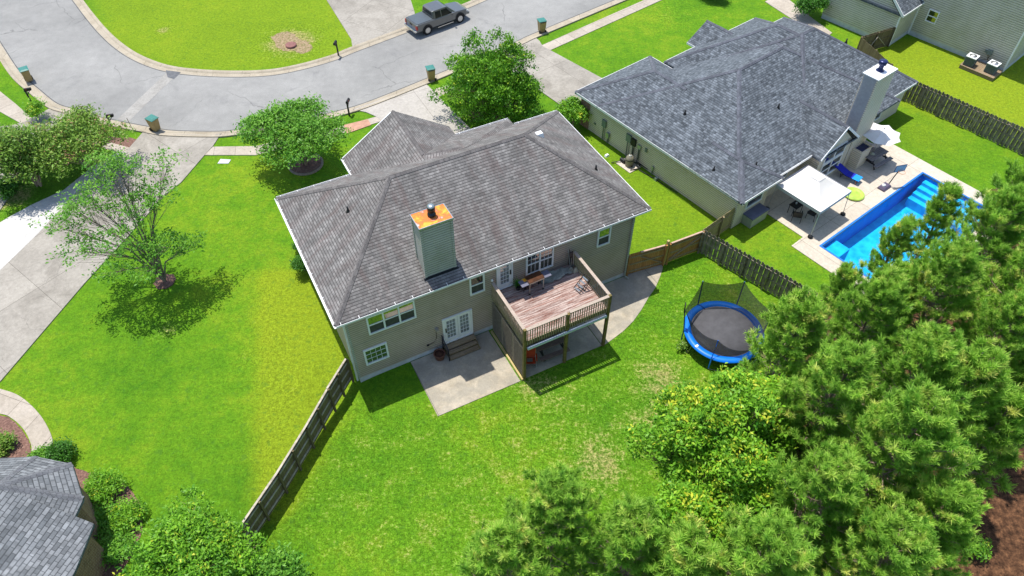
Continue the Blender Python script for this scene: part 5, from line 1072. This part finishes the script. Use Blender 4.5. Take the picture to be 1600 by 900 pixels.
# ---------------- pickup truck
def truck():
    a = G(669.4, 53.5); b = G(717.6, 35.6); ang = math.atan2(b.y - a.y, b.x - a.x); WB = 3.35; mid = (a + b) / 2
    t = empty('pickup_truck', mid + Vector((-math.sin(ang), math.cos(ang), 0)) * .86, ang, 'grey crew-cab pickup truck with black bed cover parked at the far kerb', 'pickup truck'); t.location.z = .02
    hw = .95
    def loft(secs, name, mat, par, bev=.04):      # secs: (x, half width bottom, z bottom, half width top, z top)
        mb = MB(); n = len(secs)
        for x, wb, zb, wt, zt in secs:
            mb.v += [(x, -wb, zb), (x, -wt, zt), (x, wt, zt), (x, wb, zb)]
        mb.f = [(0, 1, 2, 3), tuple(4 * (n - 1) + k for k in (3, 2, 1, 0))] + [(4 * i + k, 4 * (i + 1) + k, 4 * (i + 1) + (k + 1) % 4, 4 * i + (k + 1) % 4) for i in range(n - 1) for k in range(4)]; mb.sm = [False] * len(mb.f)
        bm = bmesh.new(); o = mb.build(name, mat, par, bevel=bev); bm.from_mesh(o.data); bmesh.ops.recalc_face_normals(bm, faces=bm.faces); bm.to_mesh(o.data); bm.free(); return o
    body = loft([(-2.72, .88, .50, .90, 1.10), (-2.60, .93, .46, .93, 1.14), (-.95, .95, .46, .94, 1.14), (1.05, .95, .46, .93, 1.12), (1.30, .95, .46, .90, 1.13), (2.35, .92, .50, .84, 1.02), (2.62, .80, .55, .72, .92)], 'body', M['truck'], t, .05)
    cabm = loft([(-1.02, .90, 1.10, .70, 1.74), (-.85, .91, 1.10, .74, 1.80), (.25, .91, 1.10, .74, 1.80), (.50, .91, 1.10, .70, 1.76), (1.28, .90, 1.09, .80, 1.13)], 'cab', M['truck'], t, .05)
    gl = MB()
    for s in (-1, 1):
        for x0, x1, xt0, xt1 in [(-.78, -.22, -.74, -.22), (-.14, .84, -.14, .42)]:
            y0, y1 = .905, .765; v = [(x0, s * y0, 1.17), (x1, s * (y0 - .0), 1.17), (xt1, s * (y1), 1.68), (xt0, s * (y1), 1.68)]
            v = [(x, y + s * .012, z) for x, y, z in v]; gl.add(v, [(0, 1, 2, 3) if s < 0 else (3, 2, 1, 0)])
    gl.build('side_window', M['tint'], cabm)
    MB().add([(1.20, -.74, 1.19), (1.20, .74, 1.19), (.56, .62, 1.735), (.56, -.62, 1.735)], [(0, 1, 2, 3)]).build('windshield', M['tint'], cabm)
    MB().add([(-1.015, .78, 1.20), (-1.015, -.78, 1.20), (-1.03 + .0, -.64, 1.66), (-1.03, .64, 1.66)], [(0, 1, 2, 3)]).build('rear_window', M['tint'], cabm)
    MB().box(-2.62, -1.08, -.84, .84, 1.145, 1.175).build('bed_cover', M['tonneau'], t, bevel=.01)
    for s in (-1, 1): MB().box(-.70, .9, s * .98 - .07, s * .98 + .07, .36, .41).build('running_board', M['chrome'], t)
    for x in (-WB / 2, WB / 2):
        for s in (-1, 1):
            w = MB().tube([(x, s * .74, .40), (x, s * .96, .40)], .40, 26).build('wheel', M['rubber'], t)
            rm = MB().tube([(x, s * .90, .40), (x, s * .972, .40)], .25, 20); rm.build('rim', M['metal'], w)
            sp = MB()
            for k in range(6): a_ = k * math.pi / 3; sp.bar((x, s * .976, .40), (x + .23 * math.cos(a_), s * .976, .40 + .23 * math.sin(a_)), .05, .012, up=(0, 1, 0))
            sp.build('spokes', M['chrome'], w)
            ar = MB(); n = 14
            pts = [(x + .49 * math.cos(math.pi * k / n), s * .952, .43 + .49 * math.sin(math.pi * k / n)) for k in range(n + 1)]; pin = [(x + .41 * math.cos(math.pi * k / n), s * .952, .43 + .41 * math.sin(math.pi * k / n)) for k in range(n + 1)]
            ar.add(pts + pin, [(k, k + 1, n + 2 + k, n + 1 + k) for k in range(n)]); ar.add([(a_, b_ + s * .02, c_) for a_, b_, c_ in pts + pin], [(k, n + 1 + k, n + 2 + k, k + 1) for k in range(n)]); ar.build('wheel_arch', M['black'], t)
            MB().add([(x, s * .953, .43)] + pin, [(0, k + 1, k + 2) if s < 0 else (0, k + 2, k + 1) for k in range(n)]).build('wheel_well', M['black'], t)
    MB().box(-2.90, -2.70, -.90, .90, .48, .66).build('rear_bumper', M['chrome'], t, bevel=.03); MB().box(2.55, 2.78, -.80, .80, .45, .65).build('front_bumper', M['truck'], t, bevel=.04)
    for s in (-1, 1):
        MB().box(-2.745, -2.62, s * .84 - .09, s * .84 + .09, .72, 1.02).build('tail_light', M['tail'], t); MB().box(2.40, 2.60, s * .70 - .12, s * .70 + .12, .76, .90).build('headlight', M['lampwhite'], t)
        MB().box(.78, .95, s * 1.08 - .10, s * 1.08 + .10, 1.10, 1.28).build('side_mirror', M['truck'], t, bevel=.02)
    MB().box(-2.735, -2.70, -.18, .18, .86, 1.0).build('tailgate_handle', M['black'], t)
    MB().box(2.60, 2.66, -.5, .5, .66, .88).build('grille', M['black'], t)
truck()
# ================================================================== VEGETATION
def np_mesh(name, verts, faces_n, mat, tint=None):
    """verts (N, k, 3): N separate polygons of k corners"""
    N, k, _ = verts.shape; me = bpy.data.meshes.new(name); me.vertices.add(N * k); me.vertices.foreach_set('co', verts.reshape(-1).astype(np.float32))
    me.loops.add(N * k); me.loops.foreach_set('vertex_index', np.arange(N * k, dtype=np.int32)); me.polygons.add(N)
    me.polygons.foreach_set('loop_start', np.arange(0, N * k, k, dtype=np.int32)); me.polygons.foreach_set('loop_total', np.full(N, k, dtype=np.int32))
    if tint is not None:
        at = me.color_attributes.new('tint', 'FLOAT_COLOR', 'POINT'); t = np.repeat(tint, k); at.data.foreach_set('color', np.stack([t, t, t, np.ones_like(t)], -1).reshape(-1).astype(np.float32))
    me.update(); me.materials.append(mat); return me
def needles(C_, A_, S_, tint, rng, n=42, w=.014):
    """tufts of needles at C_ with axis A_ and size S_"""
    T = len(C_); A_ = A_ / np.linalg.norm(A_, axis=1, keepdims=True)
    ref = np.where(np.abs(A_[:, 2:3]) < .9, np.array([[0, 0, 1.0]]), np.array([[1.0, 0, 0]])); U = np.cross(A_, ref); U /= np.linalg.norm(U, axis=1, keepdims=True); V = np.cross(A_, U)
    th = np.radians(rng.uniform(14, 64, (T, n))); ph = rng.uniform(0, 2 * np.pi, (T, n)); off = rng.uniform(-1.0, .35, (T, n)); ln = rng.uniform(.75, 1.1, (T, n))
    D = np.cos(th)[..., None] * A_[:, None] + np.sin(th)[..., None] * (np.cos(ph)[..., None] * U[:, None] + np.sin(ph)[..., None] * V[:, None])
    D[..., 2] -= .04; B = C_[:, None] + A_[:, None] * (off * S_[:, None])[..., None]; tip = B + D * (ln * S_[:, None])[..., None]
    Wd = np.cross(D, rng.normal(size=(T, n, 3))); Wd /= np.linalg.norm(Wd, axis=-1, keepdims=True) + 1e-9; Wd *= w
    q = np.stack([B - Wd, B + Wd, tip + Wd * .35, tip - Wd * .35], 2).reshape(-1, 4, 3)
    return q, np.repeat(np.clip(tint, 0, 1), n)
def pine_meshes(seed, h, rad, base=.32, dens=1.0, lean=0.0, tuft=.27, nn=50):
    rng = np.random.default_rng(seed); rg = random.Random(seed); tr = MB(); lean_v = Vector((math.cos(seed), math.sin(seed), 0)) * lean
    P = [Vector((0, 0, 0)) + lean_v * (z / h) ** 2 * h + Vector((.06 * math.sin(z * 1.1 + seed), .06 * math.cos(z * .9 + seed), z)) for z in np.linspace(-.1, h, 14)]
    rr = [.15 * (1 - .88 * i / 13) * (h / 11) ** .5 + .008 for i in range(14)]; tr.tube(P, rr, 7)
    def at(z): t = (z + .1) / (h + .1) * 13; i = min(int(t), 12); return P[i].lerp(P[i + 1], t - i)
    cs, ax, sz, tn = [], [], [], []
    def tuft_(p, d, s=1.0, t=None): cs.append(tuple(p)); ax.append(tuple(d)); sz.append(tuft * s * rg.uniform(.8, 1.15)); tn.append(t if t is not None else max(0, min(1, rg.gauss(.45, .25))))
    z = h * base; az = rg.uniform(0, 6)
    while z < h - .25:
        f = (z - h * base) / (h * (1 - base)); prof_ = (min(1, .62 + 1.5 * f) if f < .25 else 1.0) * (1 - f) ** .62 + .10; nb_ = rg.choice([4, 5, 5, 6]) if f > .1 else 3; br = rg.gauss(.5, .12)
        for b in range(nb_):
            az += 2 * math.pi / nb_ + rg.uniform(-.35, .35); L = rad * prof_ * rg.uniform(.72, 1.12) * (1 if rg.random() > .08 else .45); up = .12 + .75 * f ** 1.3 + rg.uniform(-.1, .1)
            d = Vector((math.cos(az), math.sin(az), up)).normalized(); p0 = at(z + rg.uniform(-.1, .1)); pts = [p0]; m = 6; dd = d.copy()
            for k in range(m): dd = (dd + Vector((rg.uniform(-.10, .10), rg.uniform(-.10, .10), .05 + .03 * k - (.04 if f < .3 else 0)))).normalized(); pts.append(pts[-1] + dd * L / m)
            r0 = .012 + .016 * L * (1 - f * .4); tr.tube(pts, [r0 * (1 - .8 * k / m) for k in range(m + 1)], 4, cap=False)
            tb = br + rg.uniform(-.15, .15)
            for k in range(2, m + 1):
                for q in range(1 if L < .8 else 2):
                    base_p = pts[k - 1].lerp(pts[k], (q + rg.random()) / 2); dr = (pts[k] - pts[k - 1]).normalized(); side = dr.cross(Vector((0, 0, 1))).normalized() * rg.choice([-1, 1])
                    sl = L * .30 * rg.uniform(.6, 1.25) * (1 - .45 * (k / m)) + .12; sd_ = (dr * .75 + side * rg.uniform(.55, 1.0) + Vector((0, 0, rg.uniform(.05, .45)))).normalized(); e = base_p + sd_ * sl
                    if rg.random() < dens:
                        tr.tube([base_p, base_p.lerp(e, .5) + Vector((0, 0, -.02)), e], .012, 3, cap=False, r2=.005); ud = (sd_ * .6 + Vector((0, 0, .8))).normalized(); tuft_(e, ud, 1.0, tb + rg.uniform(-.3, .35))
                        if sl > .30 and rg.random() < .45: tuft_(base_p.lerp(e, .62) + Vector((rg.uniform(-.05, .05), rg.uniform(-.05, .05), .03)), sd_, .85, tb - .12)
                        if sl > .42 and rg.random() < .6:
                            e2_ = base_p.lerp(e, .7) + side * sl * .35 * rg.choice([-1, 1]) + Vector((0, 0, .12)); tuft_(e2_, (ud + side * .3), .9, tb)
                    elif rg.random() < .5: tr.tube([base_p, e], .010, 3, cap=False, r2=.003)
            tuft_(pts[-1], (dd + Vector((0, 0, .5))).normalized(), 1.15, tb + .2)
            tuft_(pts[-1] - dd * .16, dd, 1.0, tb + .1)
        z += .38 + .30 * (1 - f) + rg.uniform(0, .14)
    for k in range(4): tuft_(at(h) + Vector((rg.uniform(-.06, .06), rg.uniform(-.06, .06), -.12 * k)), (0, 0, 1), 1.15, .7)
    # dead twigs low on the stem
    for k in range(46):
        zz = h * rg.uniform(.15, .85); a = rg.uniform(0, 6.28); L = rg.uniform(.6, .95) * rad * (1.05 - zz / h) + .2; p = at(zz); tr.tube([p, p + Vector((math.cos(a), math.sin(a), .1)) * L * .5, p + Vector((math.cos(a), math.sin(a), rg.uniform(-.1, .55))) * L], .022, 4, cap=False, r2=.006)
    q, t = needles(np.array(cs), np.array(ax), np.array(sz), np.array(tn), rng, nn)
    me = np_mesh('crown', q, 4, M['needle'], t); return tr, me
PINES = {}
def pine_proto(key, *a, **k): PINES[key] = (a, k)
def add_tree(name, loc, label, cat, trunk_mb, crown_me, bark, rz=0, sc=1.0, group=None, cache={}):
    t = empty(name, loc, rz, label, cat, group); t.scale = (sc, sc, sc) if not isinstance(sc, tuple) else sc
    key = id(crown_me)
    if key in cache:
        me_t = cache[key]; o = bpy.data.objects.new('trunk', me_t); C.link(o); o.parent = t
    else:
        o = trunk_mb.build('trunk', bark, t); cache[key] = o.data
    c = bpy.data.objects.new('crown', crown_me); C.link(c); c.parent = t; return t
V = [pine_meshes(11, 11.5, 3.1), pine_meshes(23, 12.5, 3.4, .30), pine_meshes(37, 10.0, 2.5, .25), pine_meshes(41, 8.5, 1.9, .22, .75, .03), pine_meshes(59, 12.0, 3.2, .38, .95, .02)]
#   survey point of the crown's middle, height of that point, variant, rotation, scale, label
pines = [
 ((1232, 540), 6.5, 2, 0.4, .95, 'pine leaning in over the right rim of the trampoline'),
 ((1355, 505), 7.0, 0, 1.3, .85, 'pine just behind the one over the trampoline, below the pool corner'),
 ((1300, 620), 8.5, 1, 2.1, .88, 'broad pine directly right of the yellow-green maple'),
 ((1425, 590), 8.5, 0, 3.3, .95, 'dense pine in the middle of the grove, second row below the pool'),
 ((1400, 700), 9.0, 4, 4.0, .98, 'tallest central pine with bare brown limbs showing'),
 ((1290, 765), 9.0, 0, 5.0, .92, 'pine below the maple at the bottom centre right'),
 ((1190, 885), 9.0, 1, 0.9, .88, 'pine cut by the bottom edge below the maple'),
 ((1075, 878), 8.5, 2, 2.6, 1.0, 'pine at the bottom edge left of the maple stem'),
 ((985, 850), 8.0, 0, 3.9, .86, 'bushy pine at the bottom edge, second from the left'),
 ((868, 806), 7.5, 1, 5.2, .78, 'leftmost of the big bottom pines, tip reaching into the lawn'),
 ((790, 880), 7.5, 2, 1.9, .95, 'pine whose top edges the bottom of the lawn at its left'),
 ((1460, 470), 7.0, 4, 0.2, .85, 'pine standing right below the hidden end of the pool'),
 ((1530, 400), 6.5, 1, 1.1, .82, 'pine at the right of the pool deck'),
 ((1585, 330), 6.0, 0, 2.9, .85, 'pine at the right edge beside the pool yard lawn'),
 ((1392, 395), 4.6, 3, 3.7, .80, 'thin sparse pine standing up in front of the blue water'),
 ((1310, 455), 4.2, 3, 0.7, .72, 'small thin pine at the near left pool corner'),
 ((1466, 345), 5.0, 3, 5.1, .85, 'slim pine covering the far steps of the pool'),
 ((1500, 600), 8.5, 2, 4.4, 1.05, 'pine at the right centre of the grove'),
 ((1590, 470), 7.0, 4, 2.2, .85, 'pine at the right edge, shaded side facing the grove'),
 ((1470, 800), 8.5, 1, 5.8, .78, 'pine at the edge of the brown needle-covered ground'),
 ((1390, 860), 8.5, 4, 1.5, .85, 'pine at the bottom edge, right of the centre'),
 ((1600, 600), 6.0, 2, .6, .75, 'thinner pine at the right edge above the bare ground'),
 ((1555, 545), 6.5, 1, 3.1, .78, 'pine filling the right side of the grove above the bare ground'),
 ((1385, 478), 6.0, 2, 1.2, .85, 'pine between the thin pool pines and the central grove'),
 ((1545, 690), 5.5, 3, 4.9, 1.0, 'open thin pine over the brown ground at the right'),
 ((1225, 650), 7.0, 2, 5.5, .82, 'pine squeezed between the maple and the central grove'),
 ((1070, 625), 2.0, 3, 2.4, .42, 'small young pine poking out left of the maple'),
]
for i, (px, zc, v, rz_, sc, lab) in enumerate(pines):
    loc = G(*px, zc); loc.z = 0; tm, cm = V[v]; add_tree('pine_tree', loc, lab, 'pine tree', tm, cm, M['bark'], rz_, sc, 'pines in the grove')

def broadleaf(seed, H_, lobes, nclus, leaf=.13, per=26, spread=.30, stem=.16, stems=1, shell=.80, upn=.5, twigs=True, base_h=.5, tshift=0.0):
    """lobes: (x, y, z, rx, ry, rz); leaves in clumps near the lobes' surfaces"""
    rng = np.random.default_rng(seed); rg = random.Random(seed); tr = MB(); C0 = []
    vol = np.array([l[3] * l[4] * l[5] for l in lobes]) ** .67; pr = vol / vol.sum(); Ls = np.array(lobes)
    idx = rng.choice(len(lobes), nclus, p=pr); d = rng.normal(size=(nclus, 3)); d[:, 2] = np.where(d[:, 2] < -.15, -d[:, 2] * .8, d[:, 2]); d /= np.linalg.norm(d, axis=1, keepdims=True); r = shell + (1 - shell) * rng.random(nclus) ** .6; r *= 1 + .10 * rng.normal(size=nclus)
    cc_ = Ls[idx, :3] + d * Ls[idx, 3:6] * r[:, None]; cc_[:, 2] = np.maximum(cc_[:, 2], .12)
    for s in range(stems):
        a = 2 * math.pi * s / stems + seed; b0 = Vector((math.cos(a), math.sin(a), 0)) * (.0 if stems == 1 else .14)
        for li, l in enumerate(lobes):
            if li % stems != s: continue
            e = Vector(l[:3]); m = Vector((b0.x + (e.x - b0.x) * .25, b0.y + (e.y - b0.y) * .25, max(e.z * .55, base_h))); p = [b0, b0.lerp(m, .5) + Vector((rg.uniform(-.05, .05), rg.uniform(-.05, .05), .05)), m, m.lerp(e, .5) + Vector((rg.uniform(-.15, .15), rg.uniform(-.15, .15), 0)), e]
            r0 = stem / max(1, len(lobes) / stems) ** .35; tr.tube(p, [r0, r0 * .8, r0 * .6, r0 * .38, r0 * .2], 6, cap=False)
            if twigs:
                ids = np.where(idx == li)[0]; ids = ids[:: max(1, len(ids) // 26)]
                for q in ids:
                    c_ = Vector(cc_[q]); st0 = p[3].lerp(p[4], rg.random()) if rg.random() < .6 else p[2].lerp(p[3], rg.random()); mid = st0.lerp(c_, .5) + Vector((rg.uniform(-.1, .1), rg.uniform(-.1, .1), -.06)); tr.tube([st0, mid, c_], [r0 * .18, r0 * .12, r0 * .05], 4, cap=False)
    n = nclus * per; cen = np.repeat(cc_, per, 0); P = cen + rng.normal(size=(n, 3)) * spread * np.array([1, 1, .65])
    N = rng.normal(size=(n, 3)); N[:, 2] = np.abs(N[:, 2]) + upn; N /= np.linalg.norm(N, axis=1, keepdims=True); U = np.cross(N, rng.normal(size=(n, 3))); U /= np.linalg.norm(U, axis=1, keepdims=True); W = np.cross(N, U)
    s = leaf * rng.uniform(.6, 1.25, (n, 1)); q = np.stack([P - U * s, P - W * s * .42 + N * s * .12, P + U * s, P + W * s * .42 + N * s * .12], 1)
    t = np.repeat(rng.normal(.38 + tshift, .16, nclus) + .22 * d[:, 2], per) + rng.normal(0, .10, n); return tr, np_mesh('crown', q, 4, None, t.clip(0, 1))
def bl(name, label, cat, loc, mat, bark, *a, group=None, rz=0, sc=1.0, **k):
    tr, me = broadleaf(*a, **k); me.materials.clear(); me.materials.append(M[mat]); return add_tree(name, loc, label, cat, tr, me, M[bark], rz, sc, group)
def dome(seed, n, R_, z0, rz, l0=.42, flat=.8):
    rg = random.Random(seed); n = int(n * 1.5); l0 *= .86; out = [(0, 0, z0 + rz * .3, R_ * .5, R_ * .5, rz * .55)]
    for i in range(n):
        a = i * 2.399 + rg.uniform(-.3, .3); r = R_ * math.sqrt((i + .5) / n) * .72; f = 1 - (r / R_) ** 2 * .9; r *= rg.uniform(.85, 1.18); lr = R_ * l0 * rg.uniform(.5, 1.25); out.append((r * math.cos(a), r * math.sin(a), z0 + rz * f * rg.uniform(.45, 1.1) - .1, lr, lr, lr * flat))
    return out
# round tree in front of the main house, in a mulch ring
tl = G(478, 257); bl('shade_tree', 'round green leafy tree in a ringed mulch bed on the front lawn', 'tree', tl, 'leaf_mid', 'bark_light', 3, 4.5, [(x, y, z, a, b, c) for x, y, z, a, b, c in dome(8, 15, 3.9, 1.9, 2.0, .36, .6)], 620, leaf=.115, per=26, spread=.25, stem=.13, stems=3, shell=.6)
rgm = MB().lathe([(1.22, -.02), (1.22, .10), (1.12, .13), (1.06, .05)], 40); tag(rgm.build('edging_ring', plain('stone_edging', (.25, .2, .17), .9, 0, .3, 8), loc=tl), 'round edging ring of the mulch bed under the front tree', 'edging'); slab('mulch_bed', [(tl.x + 1.1 * math.cos(a), tl.y + 1.1 * math.sin(a)) for a in [2 * math.pi * k / 24 for k in range(24)]], .06, M['mulch'], 0, px=False)
# sparse birch on the left lawn
tb_ = G(258, 440); bl('birch_tree', 'sparse open tree with visible limbs leaning over the wide left driveway', 'tree', tb_, 'leaf_mid', 'bark_light', 15, 8.0, [(-1.9, 0.2, 6.2, 1.6, 1.5, 1.1), (-2.6, -1.8, 4.4, 1.5, 1.3, .9), (-.2, 1.2, 7.3, 1.4, 1.4, 1.1), (1.4, .6, 6.2, 1.4, 1.3, 1.0), (0, -1.4, 4.8, 1.5, 1.3, 1.0), (1.8, -1.2, 4.2, 1.2, 1.1, .8), (.3, .2, 5.6, 1.5, 1.4, 1.2), (-3.2, .6, 5.0, 1.0, 1.0, .8), (2.0, 2.0, 7.2, 1.0, 1.0, .8), (.2, 0, 2.8, .8, .8, 1.0), (-3.6, -1.0, 5.4, 1.2, 1.0, .8), (-1.6, 2.2, 7.0, 1.3, 1.2, .9), (.9, -2.4, 3.4, 1.2, 1.0, .7), (2.6, -.2, 3.2, 1.1, 1.1, .7), (-.8, -2.6, 3.6, 1.2, .9, .7)], 470, leaf=.095, per=18, spread=.17, stem=.20, shell=.3, base_h=1.2)
slab('mulch_bed', [(tb_.x + .62 * math.cos(a), tb_.y + .62 * math.sin(a)) for a in [2 * math.pi * k / 18 for k in range(18)]], .05, M['mulch'], 0, px=False, jit=.06)
# big bush between the driveways
bl('wax_myrtle', 'large bright feathery bush between the two driveways behind the main roof', 'bush', G(770, 178), 'leaf_bright', 'bark', 21, 6, [(x, y, z, a, b, c) for x, y, z, a, b, c in dome(3, 20, 3.5, .5, 4.2, .36, 1.0) + [(2.2 * math.cos(k), 2.2 * math.sin(k), .8, 1.3, 1.3, 1.0) for k in range(0, 7)]] + [(-1.4, 1.2, 5.0, .5, .5, 1.0), (.2, 1.6, 5.5, .5, .5, .8), (1.2, .8, 5.0, .6, .6, .9), (-.6, .2, 5.4, .5, .5, .9), (-2.6, .4, 3.8, .6, .6, .9), (2.6, .4, 3.8, .6, .6, .8), (-3.9, .2, 1.6, .9, .7, .6)], 1500, leaf=.11, per=26, spread=.19, stem=.12, stems=4, upn=-.1, base_h=.3, tshift=-.08)
# clump at the far left
bl('photinia_tree', 'dark olive tree clump at the left edge beyond the wide driveway', 'tree', G(62, 290), 'leaf_olive', 'bark', 31, 5, dome(5, 12, 2.9, 1.2, 2.5, .38, .7), 520, leaf=.12, per=22, spread=.25, stem=.13, stems=3)
bl('crape_myrtle', 'wide olive-green multi-stem tree with grey stems between the kerb and the wide driveway', 'tree', G(138, 262), 'leaf_olive', 'bark_light', 33, 5, dome(9, 13, 3.7, 1.2, 2.3, .33, .6), 640, leaf=.11, per=20, spread=.25, stem=.12, stems=4, tshift=.12)
bl('small_tree', 'small bright sapling on the grass strip near the far left mailbox', 'tree', G(62, 188), 'leaf_bright', 'bark_light', 35, 2, dome(2, 5, .8, .5, .9, .5, .9), 70, leaf=.09, per=20, spread=.18, stem=.04)
bl('shrub', 'dark low shrub at the left edge below the olive tree clump', 'shrub', G(22, 305), 'leaf_dark', 'bark', 36, 2, dome(4, 6, .9, .3, .7, .5, .8), 120, leaf=.09, per=24, spread=.16, stem=.03)
bl('holly_bush', 'round bright bush beside the brick corner of the slate-roofed house', 'bush', G(895, 196), 'leaf_bright', 'bark', 41, 2.5, dome(6, 8, 1.05, .5, 1.5, .5, 1.0), 260, leaf=.09, per=26, spread=.16, stem=.05)
bl('round_bush', 'dark round clipped bush beside the far right house', 'bush', G(1263, 24), 'leaf_dark', 'bark', 43, 2.5, dome(7, 9, 1.35, .5, 1.7, .5, 1.0), 360, leaf=.10, per=26, spread=.18, stem=.06)
bl('round_bush', 'dark round bush cut by the top edge on the right front lawn', 'bush', G(1113, -4), 'leaf_dark', 'bark', 44, 2.5, dome(8, 9, 1.2, .5, 1.2, .5, 1.0), 300, leaf=.10, per=26, spread=.18, stem=.06)
for (u, v, sc_, lab) in [(473, 424, 1.0, 'larger dark green shrub by the left wall of the main house'), (466, 392, .62, 'smaller dark green shrub by the left wall of the main house')]:
    bl('shrub', lab, 'shrub', G(u, v) + Vector((.15, 0, 0)), 'leaf_dark', 'bark', 45, 1.5, dome(3, 7, .62, .3, .9, .5, 1.0), 170, leaf=.06, per=26, spread=.11, stem=.03, sc=sc_)
# leafy trees
bl('leafy_tree', 'bright green leafy tree at the bottom edge left of the fence end', 'tree', G(300, 872, 2.6) * 1.0 + Vector((0, 0, -2.6)), 'leaf_bright', 'bark', 51, 5, dome(4, 16, 2.75, 1.3, 2.4, .36, .7), 900, leaf=.09, per=30, spread=.16, stem=.12, stems=2)
bl('leafy_tree', 'darker green leafy crown touching the lower end of the dark fence', 'tree', G(425, 905, 2.2) + Vector((0, 0, -2.2)), 'leaf_mid', 'bark', 52, 4, dome(6, 9, 1.35, 1.0, 1.6, .42, .7), 330, leaf=.095, per=28, spread=.19, stem=.09)
mp = G(1120, 735, 5.2); mp.z = 0
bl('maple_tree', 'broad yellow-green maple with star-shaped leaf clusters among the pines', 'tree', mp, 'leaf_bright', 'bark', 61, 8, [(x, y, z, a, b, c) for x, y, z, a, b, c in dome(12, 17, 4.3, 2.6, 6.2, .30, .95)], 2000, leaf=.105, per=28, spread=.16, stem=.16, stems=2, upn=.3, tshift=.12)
sh = [((98, 716), 'leaf_dark', .75, 'dark glossy shrub against the grey octagonal roof edge'), ((70, 722), 'leaf_mid', .55, 'green shrub between the curved walk and the grey roof'), ((165, 768), 'leaf_bright', .85, 'bright low shrub at the upper edge of the mulch bed'), ((195, 815), 'leaf_bright', .85, 'bright low shrub in the middle of the mulch bed'), ((160, 815), 'leaf_mid', .7, 'green shrub beside the brick wall of the bottom left house'), ((8, 700), 'leaf_olive', .6, 'olive shrub at the left edge in the brown mulch'), ((5, 760), 'leaf_mid', .6, 'green shrub at the left edge beside the grey roof'), ((180, 860), 'leaf_mid', .8, 'green shrub at the lower end of the mulch bed')]
for i, ((u, v), mt, r_, lab) in enumerate(sh):
    bl('garden_shrub', lab, 'shrub', G(u, v), mt, 'bark', 70 + i, 1.2, dome(20 + i, 9, r_ * 1.15, .15, .4 * r_ + .25, .42, .6), int(170 * r_ * r_ + 60), leaf=.07, per=26, spread=.15, stem=.03, shell=.45)
for i, ((u, v), lab) in enumerate([((1520, 862), 'small bright sapling on the brown ground at the bottom right'), ((1065, 545), 'thin pale weed clump beside the trampoline leg')]):
    bl('sapling', lab, 'sapling', G(u, v), 'leaf_bright' if i == 0 else 'leaf_olive', 'bark_light', 90 + i, 1, dome(2, 4, .5 if i == 0 else .3, .3, .6 if i == 0 else .3, .5, .7), 45 if i == 0 else 12, leaf=.08, per=18, spread=.12, stem=.02)
# scattered grass blades give the lawn a fine relief near the camera
